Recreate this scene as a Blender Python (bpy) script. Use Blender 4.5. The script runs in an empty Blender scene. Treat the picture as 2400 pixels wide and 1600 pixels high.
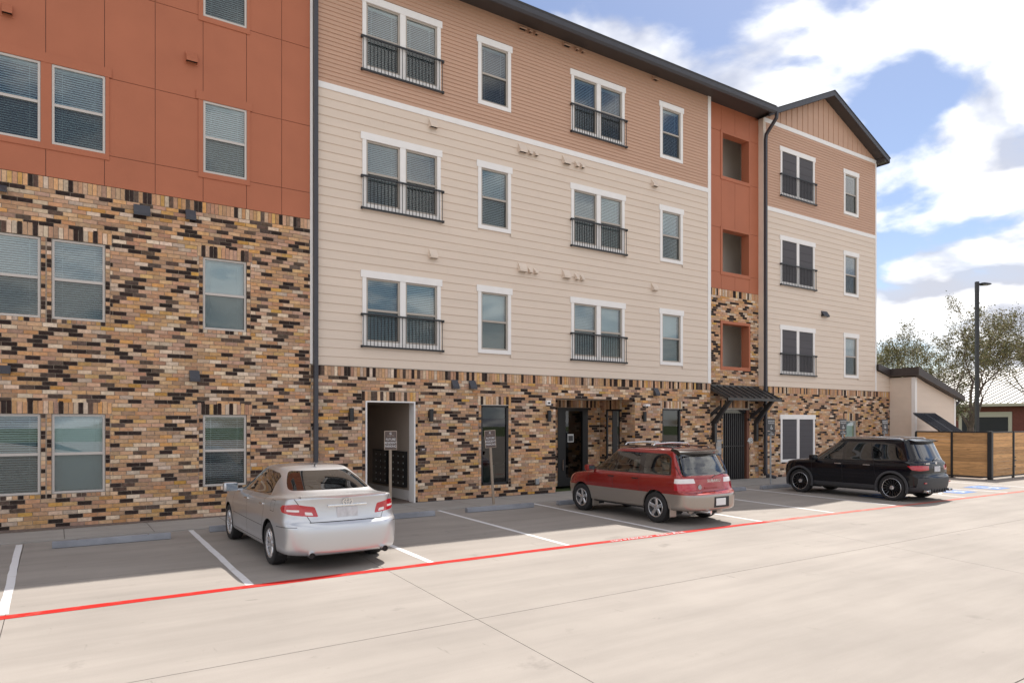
import bpy, bmesh, math, random
from mathutils import Vector, Matrix, noise, geometry
R = math.radians
S = bpy.context.scene
COL = S.collection
random.seed(7)

# ------------------------------------------------------------------ camera, sky, sun, exposure
cam_d = bpy.data.cameras.new('camera'); cam = bpy.data.objects.new('camera', cam_d); COL.objects.link(cam)
S.camera = cam
cam.location = (0, -16.9, 2.17)
cam.rotation_euler = (R(90), 0, R(-33.513))
cam_d.sensor_width = 36; cam_d.lens = 36*1615.8/2400
cam_d.shift_y = 190/2400
cam_d.clip_start = 0.1; cam_d.clip_end = 2000
S.render.resolution_x = 1024; S.render.resolution_y = 682
S.view_settings.view_transform = 'Standard'; S.view_settings.look = 'None'
S.view_settings.gamma = 1.0; S.view_settings.use_curve_mapping = False
S.view_settings.exposure = 1.80
SUN = Vector((0.68, 0.365, 1.0)).normalized()          # direction towards the sun
sun_d = bpy.data.lights.new('sun', 'SUN'); sun = bpy.data.objects.new('sun', sun_d); COL.objects.link(sun)
sun.rotation_euler = (-SUN).to_track_quat('-Z', 'Y').to_euler()
sun.location = (20, 10, 40)
sun_d.energy = 2.0; sun_d.angle = R(0.53); sun_d.color = (1.0, 0.94, 0.86)

def nn(nt, t, **kw):
    n = nt.nodes.new(t)
    for k, v in kw.items():
        if k.startswith('_'): n.inputs[int(k[1:])].default_value = v
        else: setattr(n, k, v)
    return n
def lk(nt, a, b): nt.links.new(a, b)
def ramp(nt, fac, stops, interp='LINEAR'):
    r = nn(nt, 'ShaderNodeValToRGB'); cr = r.color_ramp; cr.interpolation = interp
    while len(cr.elements) < len(stops): cr.elements.new(0.5)
    for e, (p, c) in zip(cr.elements, stops):
        e.position = p; e.color = (c, c, c, 1) if not isinstance(c, tuple) else (*c, 1)[:4]
    lk(nt, fac, r.inputs[0]); return r.outputs[0]
def mathn(nt, op, a, b=None, c=None):
    n = nn(nt, 'ShaderNodeMath', operation=op)
    for i, v in enumerate((a, b, c)):
        if v is None: continue
        if isinstance(v, (int, float)): n.inputs[i].default_value = v
        else: lk(nt, v, n.inputs[i])
    return n.outputs[0]

W = bpy.data.worlds.new('World'); S.world = W; W.use_nodes = True
nt = W.node_tree; nt.nodes.clear()
out = nn(nt, 'ShaderNodeOutputWorld'); bg = nn(nt, 'ShaderNodeBackground'); lk(nt, bg.outputs[0], out.inputs[0])
bg.inputs[1].default_value = 0.07
sky = nn(nt, 'ShaderNodeTexSky', sky_type='NISHITA', sun_disc=False)
sky.sun_elevation = math.asin(SUN.z); sky.sun_rotation = math.atan2(SUN.x, SUN.y)
sky.air_density = 1.0; sky.dust_density = 0.4; sky.ozone_density = 2.0
tc = nn(nt, 'ShaderNodeTexCoord'); sep = nn(nt, 'ShaderNodeSeparateXYZ'); lk(nt, tc.outputs['Generated'], sep.inputs[0])
zz = mathn(nt, 'MAXIMUM', mathn(nt, 'ADD', sep.outputs[2], 0.30), 0.08)
cx = mathn(nt, 'DIVIDE', sep.outputs[0], zz); cy = mathn(nt, 'DIVIDE', sep.outputs[1], zz)
cmb = nn(nt, 'ShaderNodeCombineXYZ'); lk(nt, cx, cmb.inputs[0]); lk(nt, cy, cmb.inputs[1])
def cloudnoise(off, sc, det, rough, dist):
    m_ = nn(nt, 'ShaderNodeMapping'); m_.inputs[1].default_value = off; lk(nt, cmb.outputs[0], m_.inputs[0])
    n_ = nn(nt, 'ShaderNodeTexNoise'); n_.inputs['Scale'].default_value = sc; n_.inputs['Detail'].default_value = det; n_.inputs['Roughness'].default_value = rough
    n_.inputs['Distortion'].default_value = dist; lk(nt, m_.outputs[0], n_.inputs['Vector']); return n_.outputs[0]
OFF = (3.8, 2.9, 7.4)
big = cloudnoise(OFF, 2.3, 12, 0.50, 0.2)
# the same field sampled a little towards the sun: thick cloud between here and the sun shades itself
sunw = cloudnoise((OFF[0]+0.09, OFF[1]+0.05, OFF[2]), 2.3, 5, 0.5, 0.2)
cover = ramp(nt, big, [(0.40, 0.0), (0.475, 0.8), (0.57, 1.0)], 'EASE')
shade = ramp(nt, mathn(nt, 'MULTIPLY_ADD', mathn(nt, 'SUBTRACT', sunw, big), 2.2, mathn(nt, 'SUBTRACT', sunw, 0.5)), [(0.0, 0.12), (0.10, 0.6), (0.24, 1.0)])
ccol = nn(nt, 'ShaderNodeMix', data_type='RGBA'); lk(nt, shade, ccol.inputs[0])
ccol.inputs[6].default_value = (6.0, 5.95, 5.9, 1); ccol.inputs[7].default_value = (2.85, 2.95, 3.35, 1)
mx = nn(nt, 'ShaderNodeMix', data_type='RGBA'); lk(nt, cover, mx.inputs[0])
tint = nn(nt, 'ShaderNodeMix', data_type='RGBA', blend_type='MULTIPLY'); tint.inputs[0].default_value = 1.0; tint.inputs[7].default_value = (0.54, 0.51, 0.52, 1)
lk(nt, sky.outputs[0], tint.inputs[6]); lk(nt, tint.outputs[2], mx.inputs[6]); lk(nt, ccol.outputs[2], mx.inputs[7])
lk(nt, mx.outputs[2], bg.inputs[0])

# ------------------------------------------------------------------ materials
M = {}
def srgb(r, g, b):
    f = lambda c: (c/255/12.92) if c/255 <= 0.04045 else ((c/255+0.055)/1.055)**2.4
    return (f(r), f(g), f(b))
def mat(name, col, rough=0.6, metal=0.0, spec=0.5, var=0.0, vscale=6.0, bump=0.0, bscale=60.0, coat=0.0, stretch=None):
    m = bpy.data.materials.new(name); m.use_nodes = True; nt = m.node_tree
    b = nt.nodes['Principled BSDF']
    b.inputs['Base Color'].default_value = (*col, 1); b.inputs['Roughness'].default_value = rough
    b.inputs['Metallic'].default_value = metal; b.inputs['Specular IOR Level'].default_value = spec
    b.inputs['Coat Weight'].default_value = coat; b.inputs['Coat Roughness'].default_value = 0.03
    if var or bump:
        geo = nn(nt, 'ShaderNodeNewGeometry'); vec = geo.outputs['Position']
        if stretch:
            mpn = nn(nt, 'ShaderNodeMapping'); mpn.inputs[3].default_value = stretch; lk(nt, vec, mpn.inputs[0]); vec = mpn.outputs[0]
    if var:
        n = nn(nt, 'ShaderNodeTexNoise'); n.inputs['Scale'].default_value = vscale; n.inputs['Detail'].default_value = 6
        lk(nt, vec, n.inputs['Vector'])
        c = ramp(nt, n.outputs[0], [(0.25, tuple(x*(1-var) for x in col)), (0.75, tuple(min(1, x*(1+var)) for x in col))])
        lk(nt, c, b.inputs['Base Color'])
    if bump:
        n = nn(nt, 'ShaderNodeTexNoise'); n.inputs['Scale'].default_value = bscale; n.inputs['Detail'].default_value = 4
        lk(nt, vec, n.inputs['Vector'])
        bp = nn(nt, 'ShaderNodeBump'); bp.inputs['Strength'].default_value = bump; bp.inputs['Distance'].default_value = 0.01
        lk(nt, n.outputs[0], bp.inputs['Height']); lk(nt, bp.outputs[0], b.inputs['Normal'])
    M[name] = m; return m
def glass(name, tint, gloss=0.08, rough=0.0, ior=1.5, refl=(1, 1, 1)):
    m = bpy.data.materials.new(name); m.use_nodes = True; nt = m.node_tree; nt.nodes.clear()
    o = nn(nt, 'ShaderNodeOutputMaterial'); mixs = nn(nt, 'ShaderNodeMixShader'); lk(nt, mixs.outputs[0], o.inputs[0])
    t = nn(nt, 'ShaderNodeBsdfTransparent'); t.inputs[0].default_value = (*tint, 1)
    g = nn(nt, 'ShaderNodeBsdfGlossy'); g.inputs['Roughness'].default_value = rough; g.inputs[0].default_value = (*refl, 1)
    fr = nn(nt, 'ShaderNodeFresnel'); fr.inputs[0].default_value = ior
    f = mathn(nt, 'MINIMUM', mathn(nt, 'ADD', mathn(nt, 'MULTIPLY', fr.outputs[0], 1.5), gloss), 1.0)
    lk(nt, f, mixs.inputs[0]); lk(nt, t.outputs[0], mixs.inputs[1]); lk(nt, g.outputs[0], mixs.inputs[2])
    M[name] = m; return m

def concrete(name, base, scale=1.0, stain=0.20):
    m = bpy.data.materials.new(name); m.use_nodes = True; nt = m.node_tree; b = nt.nodes['Principled BSDF']
    b.inputs['Roughness'].default_value = 0.85; b.inputs['Specular IOR Level'].default_value = 0.25
    geo = nn(nt, 'ShaderNodeNewGeometry')
    def noi(sc, st, det=6, rot=0.0):
        mpn = nn(nt, 'ShaderNodeMapping'); mpn.inputs[3].default_value = st; mpn.inputs[2].default_value = (0, 0, rot)
        lk(nt, geo.outputs['Position'], mpn.inputs[0])
        n = nn(nt, 'ShaderNodeTexNoise'); n.inputs['Scale'].default_value = sc; n.inputs['Detail'].default_value = det; n.inputs['Roughness'].default_value = 0.6
        lk(nt, mpn.outputs[0], n.inputs['Vector']); return n.outputs[0]
    big = ramp(nt, noi(0.35*scale, (1, 1, 1), 8), [(0.3, 1-stain), (0.7, 1.04)])
    streak = ramp(nt, noi(1.1*scale, (0.28, 2.2, 1), 6, 0.12), [(0.3, 1-stain*0.8), (0.62, 1.03)])
    fine = ramp(nt, noi(90, (1, 1, 1), 3), [(0.3, 0.95), (0.7, 1.04)])
    spots = ramp(nt, noi(5.0, (0.6, 1.4, 1), 5, 0.3), [(0.23, 0.62), (0.31, 1.0)])
    scuff = ramp(nt, noi(2.6, (3.2, 0.5, 1), 7, 0.5), [(0.27, 0.70), (0.335, 1.0)])
    specks = ramp(nt, noi(22, (1, 1, 1), 2), [(0.20, 0.62), (0.245, 1.0)])
    drips = ramp(nt, noi(1.3, (1, 1, 1), 9), [(0.27, 0.74), (0.36, 1.0)])
    v = mathn(nt, 'MULTIPLY', mathn(nt, 'MULTIPLY', big, streak), mathn(nt, 'MULTIPLY', fine, spots))
    v = mathn(nt, 'MULTIPLY', v, mathn(nt, 'MULTIPLY', scuff, mathn(nt, 'MULTIPLY', specks, drips)))
    vm = nn(nt, 'ShaderNodeVectorMath', operation='SCALE'); vm.inputs[0].default_value = base; lk(nt, v, vm.inputs['Scale'])
    lk(nt, vm.outputs[0], b.inputs['Base Color'])
    bp = nn(nt, 'ShaderNodeBump'); bp.inputs['Strength'].default_value = 0.25; bp.inputs['Distance'].default_value = 0.003
    lk(nt, noi(160, (0.3, 1.5, 1), 3), bp.inputs['Height']); lk(nt, bp.outputs[0], b.inputs['Normal'])
    M[name] = m; return m
def worn_paint(name, col, under, thr=0.42):
    m = bpy.data.materials.new(name); m.use_nodes = True; nt = m.node_tree; b = nt.nodes['Principled BSDF']
    b.inputs['Roughness'].default_value = 0.8; b.inputs['Specular IOR Level'].default_value = 0.15
    geo = nn(nt, 'ShaderNodeNewGeometry')
    n = nn(nt, 'ShaderNodeTexNoise'); n.inputs['Scale'].default_value = 4; n.inputs['Detail'].default_value = 10; n.inputs['Roughness'].default_value = 0.75
    lk(nt, geo.outputs['Position'], n.inputs['Vector'])
    c = ramp(nt, n.outputs[0], [(thr-0.16, under), (thr, tuple(0.6*a+0.4*b_ for a, b_ in zip(col, under))), (thr+0.1, col)])
    lk(nt, c, b.inputs['Base Color']); M[name] = m; return m
def wood(name, col):
    m = bpy.data.materials.new(name); m.use_nodes = True; nt = m.node_tree; b = nt.nodes['Principled BSDF']
    b.inputs['Roughness'].default_value = 0.7
    oi = nn(nt, 'ShaderNodeObjectInfo'); tcn = nn(nt, 'ShaderNodeTexCoord')
    add = nn(nt, 'ShaderNodeVectorMath', operation='MULTIPLY_ADD'); lk(nt, oi.outputs['Random'], add.inputs[0]); add.inputs[1].default_value = (37, 53, 11); lk(nt, tcn.outputs['Object'], add.inputs[2])
    mpn = nn(nt, 'ShaderNodeMapping'); mpn.inputs[3].default_value = (1.2, 1.2, 14); lk(nt, add.outputs[0], mpn.inputs[0])
    n = nn(nt, 'ShaderNodeTexNoise'); n.inputs['Scale'].default_value = 2.2; n.inputs['Detail'].default_value = 8; n.inputs['Distortion'].default_value = 0.8
    lk(nt, mpn.outputs[0], n.inputs['Vector'])
    c = ramp(nt, n.outputs[0], [(0.28, tuple(x*0.55 for x in col)), (0.45, tuple(x*0.9 for x in col)), (0.75, tuple(min(1, x*1.2) for x in col))])
    hs = nn(nt, 'ShaderNodeHueSaturation'); lk(nt, c, hs.inputs['Color'])
    lk(nt, mathn(nt, 'MULTIPLY_ADD', oi.outputs['Random'], 0.5, 0.75), hs.inputs['Value'])
    lk(nt, hs.outputs[0], b.inputs['Base Color']); M[name] = m; return m

concrete('concrete', (0.315, 0.284, 0.257), stain=0.15); concrete('sidewalk_concrete', (0.36, 0.335, 0.31), 1.6, 0.12)
concrete('stop_concrete', (0.34, 0.35, 0.385), 3.0, 0.35)
mat('soil', (0.16, 0.12, 0.10), 0.95, var=0.4, vscale=20, bump=0.8, bscale=30)
mat('grass', (0.07, 0.10, 0.03), 0.9, var=0.4, vscale=3)
mat('gap', (0.14, 0.125, 0.11), 0.9)
mat('mortar', (0.40, 0.33, 0.265), 0.95, var=0.15, vscale=12, bump=0.4, bscale=120)
BR = []
for nm, c, v in (('brick_tan', (0.54, 0.335, 0.195), .22), ('brick_mauve', (0.48, 0.305, 0.205), .22), ('brick_pale', (0.66, 0.515, 0.385), .25),
                 ('brick_ochre', (0.58, 0.355, 0.155), .25), ('brick_dark', (0.038, 0.025, 0.021), .5), ('brick_umber', (0.115, 0.08, 0.062), .45),
                 ('brick_buff', (0.585, 0.375, 0.225), .22)):
    mat(nm, c, 0.85, spec=0.25, var=v, vscale=14, bump=0.5, bscale=90); BR.append(M[nm])
    nt_ = M[nm].node_tree; b_ = nt_.nodes['Principled BSDF']; src = b_.inputs['Base Color'].links[0].from_socket
    ge_ = nn(nt_, 'ShaderNodeNewGeometry'); oi_ = nn(nt_, 'ShaderNodeObjectInfo')        # every brick fired a little differently
    rnd_ = mathn(nt_, 'FRACT', mathn(nt_, 'ADD', mathn(nt_, 'MULTIPLY', ge_.outputs['Random Per Island'], 7.0), mathn(nt_, 'MULTIPLY', oi_.outputs['Random'], 13.0)))
    hs_ = nn(nt_, 'ShaderNodeHueSaturation'); lk(nt_, src, hs_.inputs['Color'])
    lk(nt_, mathn(nt_, 'MULTIPLY_ADD', rnd_, 0.44, 0.78), hs_.inputs['Value']); lk(nt_, mathn(nt_, 'MULTIPLY_ADD', mathn(nt_, 'FRACT', mathn(nt_, 'MULTIPLY', rnd_, 5.3)), 0.26, 0.92), hs_.inputs['Saturation'])
    lk(nt_, mathn(nt_, 'MULTIPLY_ADD', mathn(nt_, 'FRACT', mathn(nt_, 'MULTIPLY', rnd_, 9.1)), 0.02, 0.486), hs_.inputs['Hue'])
    lk(nt_, hs_.outputs[0], b_.inputs['Base Color'])
mat('beige_siding', (0.72, 0.60, 0.50), 0.55, spec=0.3, var=0.04, vscale=2.5, bump=0.12, bscale=50, stretch=(0.15, 1, 1.5))
mat('pink_siding', (0.55, 0.345, 0.245), 0.55, spec=0.3, var=0.04, vscale=2.5, bump=0.12, bscale=50, stretch=(0.15, 1, 1.5))
mat('red_panel', (0.44, 0.15, 0.08), 0.6, spec=0.3, var=0.06, vscale=1.2, bump=0.06, bscale=70)
mat('white_trim', (0.85, 0.82, 0.80), 0.5, spec=0.35, var=0.03, vscale=4)
mat('vinyl_tan', (0.42, 0.37, 0.32), 0.4); mat('vinyl_light', (0.56, 0.51, 0.47), 0.4)
mat('blind_white', (0.82, 0.83, 0.82), 0.5, var=0.04, vscale=2); mat('blind_grey', (0.55, 0.57, 0.57), 0.5)
mat('room_dark', (0.035, 0.035, 0.038), 0.9); mat('roof_shingle', (0.05, 0.048, 0.05), 0.9)
mat('dark_metal', (0.055, 0.055, 0.066), 0.42, spec=0.4, var=0.08, vscale=3); mat('soffit_brown', (0.06, 0.05, 0.047), 0.6, var=0.06, vscale=3)
mat('black_metal', (0.018, 0.018, 0.02), 0.4); mat('fascia_brown', (0.045, 0.034, 0.032), 0.5)
mat('canopy_metal', (0.045, 0.043, 0.043), 0.35, spec=0.5)
mat('rust_jamb', (0.16, 0.06, 0.035), 0.6); mat('taupe_wall', (0.46, 0.38, 0.32), 0.8, var=0.05, vscale=1.5)
mat('stair_paint', (0.74, 0.68, 0.62), 0.8, var=0.04, vscale=2); mat('solar_screen', (0.085, 0.08, 0.088), 0.8, var=0.08, vscale=4, stretch=(0.1, 1, 6)); mat('slot_dark', (0.012, 0.01, 0.01), 0.8)
mat('teal_shade', (0.42, 0.56, 0.50), 0.7); mat('galvanised', (0.36, 0.37, 0.39), 0.4, metal=0.6, var=0.15, vscale=12)
mat('post_tan', (0.33, 0.26, 0.20), 0.6, var=0.08, vscale=8); mat('sign_brown', (0.10, 0.068, 0.06), 0.5); mat('sign_white', (0.75, 0.74, 0.74), 0.5)
mat('sign_border', (0.42, 0.33, 0.26), 0.5); mat('sign_grey', (0.075, 0.072, 0.075), 0.5); mat('paper', (0.7, 0.72, 0.72), 0.6)
wood('cedar', (0.58, 0.32, 0.135))
worn_paint('white_paint', (0.66, 0.65, 0.66), (0.40, 0.36, 0.32), 0.36); worn_paint('red_paint', (0.42, 0.016, 0.012), (0.38, 0.12, 0.095), 0.37)
worn_paint('blue_paint', (0.10, 0.20, 0.46), (0.30, 0.33, 0.42), 0.42); worn_paint('red_faded', (0.44, 0.10, 0.08), (0.40, 0.24, 0.20), 0.47)
mat('far_brick', (0.17, 0.055, 0.042), 0.9, var=0.35, vscale=9, stretch=(1, 1, 4)); mat('metal_roof', (0.45, 0.44, 0.42), 0.5, var=0.05, vscale=1)
mat('seam_grey', (0.16, 0.15, 0.14), 0.5); mat('cream_trim', (0.50, 0.46, 0.37), 0.7); mat('bark', (0.13, 0.10, 0.085), 0.95, var=0.35, vscale=8, bump=0.8, bscale=25)
mat('leaf_olive', (0.22, 0.205, 0.09), 0.6, var=0.3, vscale=4); mat('leaf_brown', (0.22, 0.175, 0.095), 0.65); mat('leaf_green', (0.12, 0.135, 0.06), 0.6)
mat('lid_plastic', (0.012, 0.012, 0.018), 0.3, spec=0.6)
mat('paint_silver', (0.57, 0.58, 0.605), 0.32, metal=0.82, coat=0.4); mat('paint_red', (0.30, 0.016, 0.013), 0.25, metal=0.4, coat=1.0); mat('paint_black', (0.004, 0.004, 0.007), 0.08, spec=0.45)
mat('cladding_tan', (0.36, 0.32, 0.285), 0.28, metal=0.6, coat=0.5); mat('cladding_grey', (0.045, 0.045, 0.05), 0.6); mat('chrome', (0.75, 0.75, 0.76), 0.12, metal=1.0)
mat('mirror_grey', (0.25, 0.27, 0.29), 0.08, metal=1.0); mat('alloy', (0.62, 0.62, 0.64), 0.25, metal=0.85); mat('rubber', (0.022, 0.021, 0.022), 0.85, bump=0.3, bscale=80); mat('gloss_black', (0.01, 0.01, 0.012), 0.15, coat=1.0)
mat('lamp_red', (0.42, 0.008, 0.02), 0.12, coat=1.0); mat('lamp_clear', (0.72, 0.68, 0.68), 0.12, coat=1.0); mat('lamp_amber', (0.6, 0.22, 0.05), 0.15, coat=1.0)
mat('interior_tan', (0.38, 0.34, 0.30), 0.8); mat('interior_dark', (0.03, 0.03, 0.032), 0.8); mat('plate', (0.52, 0.52, 0.55), 0.5, var=0.18, vscale=14)
glass('window_glass', (0.72, 0.87, 0.91), 0.07); glass('door_glass', (0.30, 0.31, 0.31), 0.0)
glass('insect_screen', (0.76, 0.76, 0.75), 0.10, 0.6, 1.1, (0.26, 0.26, 0.26))
glass('car_glass_dark', (0.13, 0.12, 0.115), 0.05); glass('car_glass_black', (0.035, 0.035, 0.04), 0.03); glass('car_glass_clear', (0.62, 0.66, 0.64), 0.05)

# ------------------------------------------------------------------ helpers
class MB:
    def __init__(s): s.v = []; s.f = []; s.m = []
    def quad(s, *pts, mi=0):
        i = len(s.v); s.v += [tuple(p) for p in pts]; s.f.append(tuple(range(i, i+len(pts)))); s.m.append(mi); return s
    def box(s, x0, x1, y0, y1, z0, z1, mi=0, skip=''):
        i = len(s.v)
        s.v += [(x0,y0,z0),(x1,y0,z0),(x1,y1,z0),(x0,y1,z0),(x0,y0,z1),(x1,y0,z1),(x1,y1,z1),(x0,y1,z1)]
        F = {'b':(0,3,2,1),'t':(4,5,6,7),'f':(0,1,5,4),'r':(1,2,6,5),'k':(2,3,7,6),'l':(3,0,4,7)}
        for k, q in F.items():
            if k in skip: continue
            s.f.append(tuple(i+a for a in q)); s.m.append(mi)
        return s
    def prism(s, poly, a0, a1, axis='y', mi=0):
        # poly: 2D list; axis y -> (x,z); axis x -> (y,z); axis z -> (x,y)
        def p3(p, a): return (p[0], a, p[1]) if axis == 'y' else ((a, p[0], p[1]) if axis == 'x' else (p[0], p[1], a))
        n = len(poly); i = len(s.v)
        s.v += [p3(p, a0) for p in poly] + [p3(p, a1) for p in poly]
        s.f.append(tuple(i+k for k in range(n))); s.m.append(mi)
        s.f.append(tuple(i+n+k for k in reversed(range(n)))); s.m.append(mi)
        for k in range(n):
            s.f.append((i+k, i+n+k, i+n+(k+1) % n, i+(k+1) % n)); s.m.append(mi)
        return s
    def tube(s, pts, rad, n=8, mi=0, cap=True):
        pts = [Vector(p) for p in pts]; rads = rad if isinstance(rad, (list, tuple)) else [rad]*len(pts)
        rings = []; prev = None
        for k, p in enumerate(pts):
            d = (pts[min(k+1, len(pts)-1)] - pts[max(k-1, 0)]).normalized()
            u = prev if prev is not None else (Vector((0,0,1)) if abs(d.z) < 0.9 else Vector((1,0,0)))
            a = d.cross(u).normalized(); b = a.cross(d).normalized(); prev = b
            i = len(s.v)
            for j in range(n):
                t = 2*math.pi*(j+0.5)/n; s.v.append(tuple(p + (a*math.cos(t)+b*math.sin(t))*rads[k]))
            rings.append(i)
        for k in range(len(rings)-1):
            for j in range(n):
                s.f.append((rings[k]+j, rings[k]+(j+1) % n, rings[k+1]+(j+1) % n, rings[k+1]+j)); s.m.append(mi)
        if cap:
            s.f.append(tuple(rings[0]+j for j in reversed(range(n)))); s.m.append(mi)
            s.f.append(tuple(rings[-1]+j for j in range(n))); s.m.append(mi)
        return s
    def lathe(s, prof, n=32, axis='x', mi=0, c=(0, 0, 0)):
        # prof: (offset along axis, radius)
        i = len(s.v)
        for (o, r) in prof:
            for j in range(n):
                t = 2*math.pi*j/n; a, b = r*math.cos(t), r*math.sin(t)
                s.v.append((c[0]+o, c[1]+a, c[2]+b) if axis == 'x' else ((c[0]+a, c[1]+o, c[2]+b) if axis == 'y' else (c[0]+a, c[1]+b, c[2]+o)))
        for k in range(len(prof)-1):
            for j in range(n):
                s.f.append((i+k*n+j, i+k*n+(j+1) % n, i+(k+1)*n+(j+1) % n, i+(k+1)*n+j)); s.m.append(mi)
        return s
    def mesh(s, name, mats):
        me = bpy.data.meshes.new(name); me.from_pydata(s.v, [], s.f)
        for m in (mats if isinstance(mats, (list, tuple)) else [mats]): me.materials.append(M[m] if isinstance(m, str) else m)
        if any(s.m): me.polygons.foreach_set('material_index', s.m)
        me.update(); return me
    def build(s, name, mats, parent=None, smooth=False, loc=None, bevel=0.0):
        me = s.mesh(name, mats)
        if smooth or bevel:
            bm = bmesh.new(); bm.from_mesh(me)
            bmesh.ops.remove_doubles(bm, verts=bm.verts, dist=1e-5)
            bmesh.ops.recalc_face_normals(bm, faces=bm.faces)
            if bevel:
                es = [e for e in bm.edges if len(e.link_faces) == 2 and e.calc_face_angle(0) > 0.6]
                bmesh.ops.bevel(bm, geom=es, offset=bevel, segments=2, profile=0.6, affect='EDGES')
            if smooth:
                for f in bm.faces: f.smooth = True
                for e in bm.edges:
                    if len(e.link_faces) == 2 and e.calc_face_angle(0) > 0.7: e.smooth = False
            bm.to_mesh(me); bm.free()
        return link(name, me, parent, loc)
def link(name, me, parent=None, loc=None):
    o = bpy.data.objects.new(name, me); COL.objects.link(o)
    if parent: o.parent = parent
    if loc: o.location = loc
    return o
def tag(o, label=None, cat=None, group=None, kind=None):
    for k, v in (('label', label), ('category', cat), ('group', group), ('kind', kind)):
        if v: o[k] = v
    return o
def thing(name, label, cat, loc=(0,0,0), rz=0.0, group=None):
    o = bpy.data.objects.new(name, None); COL.objects.link(o); o.location = loc; o.rotation_euler = (0, 0, rz)
    o.empty_display_size = 0.3
    return tag(o, label, cat, group)
def text_obj(name, txt, size, matname, parent, loc, rot=(R(90),0,0), extrude=0.001, align='CENTER', sx=1.0, shear=0.0):
    cu = bpy.data.curves.new(name, 'FONT'); cu.body = txt; cu.size = size; cu.align_x = align; cu.align_y = 'CENTER'; cu.extrude = extrude; cu.resolution_u = 3; cu.shear = shear
    to = bpy.data.objects.new(name+'_tmp', cu); COL.objects.link(to)
    dg = bpy.context.evaluated_depsgraph_get(); me = bpy.data.meshes.new_from_object(to.evaluated_get(dg))
    bpy.data.objects.remove(to); me.name = name
    me.materials.clear(); me.materials.append(M[matname])
    o = link(name, me, parent, loc); o.rotation_euler = rot; o.scale = (sx, 1, 1); return o
def subtract(intervals, a, b):
    r = []
    for (p, q) in intervals:
        if b <= p or a >= q: r.append((p, q)); continue
        if a > p: r.append((p, a))
        if b < q: r.append((b, q))
    return r
def holed(mb, x0, x1, z0, z1, holes, y, mi=0):
    xs = sorted({x0, x1, *[min(max(h[0], x0), x1) for h in holes], *[min(max(h[1], x0), x1) for h in holes]})
    zs = sorted({z0, z1, *[min(max(h[2], z0), z1) for h in holes], *[min(max(h[3], z0), z1) for h in holes]})
    for i in range(len(xs)-1):
        for j in range(len(zs)-1):
            cx, cz = (xs[i]+xs[i+1])/2, (zs[j]+zs[j+1])/2
            if xs[i+1]-xs[i] < 1e-4 or zs[j+1]-zs[j] < 1e-4: continue
            if any(h[0] < cx < h[1] and h[2] < cz < h[3] for h in holes): continue
            mb.quad((xs[i], y, zs[j]), (xs[i+1], y, zs[j]), (xs[i+1], y, zs[j+1]), (xs[i], y, zs[j+1]), mi=mi)
    return mb

# ------------------------------------------------------------------ ground
g = MB().quad((-300,-300,-0.09),(500,-300,-0.09),(500,400,-0.09),(-300,400,-0.09)).build('ground', 'grass'); tag(g, kind='structure')
lot = MB().quad((-60,-75,-0.03),(90,-75,-0.03),(90,0.3,-0.03),(-60,0.3,-0.03)).build('parking_lot', 'gap'); tag(lot, kind='structure')
xl = [(-60, 0), (-26, 0), (-17.6, 0), (-9, 0), (-0.47, 0.0), (4.08, 0.065), (13.0, 0.258), (22, 0.30), (33, 0.30), (48, 0.3), (90, 0.0)]
yl = [-1.68, -5.62, -10.33, -14.42, -19.5, -28, -40, -75]
xat = lambda k, y: xl[k][0] + xl[k][1]*(y+7.35)
for i in range(len(yl)-1):
    for k in range(len(xl)-1):
        g_ = 0.0055
        ya, yb = yl[i]-g_, yl[i+1]+g_; g_ = 0.004
        pts = [(xat(k,yb)+g_, yb), (xat(k+1,yb)-g_, yb), (xat(k+1,ya)-g_, ya), (xat(k,ya)+g_, ya)]
        mb = MB(); mb.quad(*[(p[0],p[1],0) for p in pts])
        for q in range(4):
            a, b = pts[q], pts[(q+1) % 4]; mb.quad((a[0],a[1],-0.03),(b[0],b[1],-0.03),(b[0],b[1],0),(a[0],a[1],0))
        mb.build('concrete_slab', 'concrete', lot)
def strip(name, a, b, w, z, m, parent, jag=0.006):
    a, b = Vector((*a, 0)), Vector((*b, 0)); d = (b-a).normalized(); n = Vector((-d.y, d.x, 0))*w/2
    L = (b-a).length; k = max(2, int(L/0.35)); mb = MB(); prev = None
    for i in range(k+1):
        c = a.lerp(b, i/k); j1, j2 = random.uniform(-jag, jag), random.uniform(-jag, jag)
        cur = (c+n*(1+j1/w*2), c-n*(1+j2/w*2))
        if prev: mb.quad((*prev[1].xy, z), (*cur[1].xy, z), (*cur[0].xy, z), (*prev[0].xy, z))
        prev = cur
    return mb.build(name, m, parent)
for a, b in (((-0.54,-1.84),(-0.495,-7.22)), ((2.277,-1.70),(2.17,-7.27)), ((5.13,-1.70),(4.87,-7.3)), ((7.90,-1.66),(7.57,-7.27)), ((10.70,-1.78),(10.24,-7.3)),
             ((13.55,-1.75),(12.94,-7.3)), ((16.33,-1.75),(15.66,-7.31)), ((18.95,-1.8),(18.36,-7.38)), ((22.9,-1.8),(22.05,-7.45)), ((24.0,-2.2),(24.75,-7.5)), ((27.3,-1.9),(27.2,-7.6))):
    strip('stall_line', a, b, 0.10, 0.0022, 'white_paint', lot)
for k in range(5):
    strip('hatch_line', (22.35+k*0.02, -3.2-k*0.85), (24.1, -2.5-k*0.85), 0.09, 0.0026, 'white_paint', lot)
strip('fire_lane_line', (-12,-7.37), (4.0,-7.37), 0.175, 0.0030, 'red_paint', lot, 0.010)
strip('fire_lane_line', (4.0,-7.37), (13,-7.385), 0.175, 0.0031, 'red_paint', lot, 0.010)
strip('fire_lane_line', (13.0,-7.385), (27.0,-7.68), 0.17, 0.0030, 'red_faded', lot, 0.010)
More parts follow.
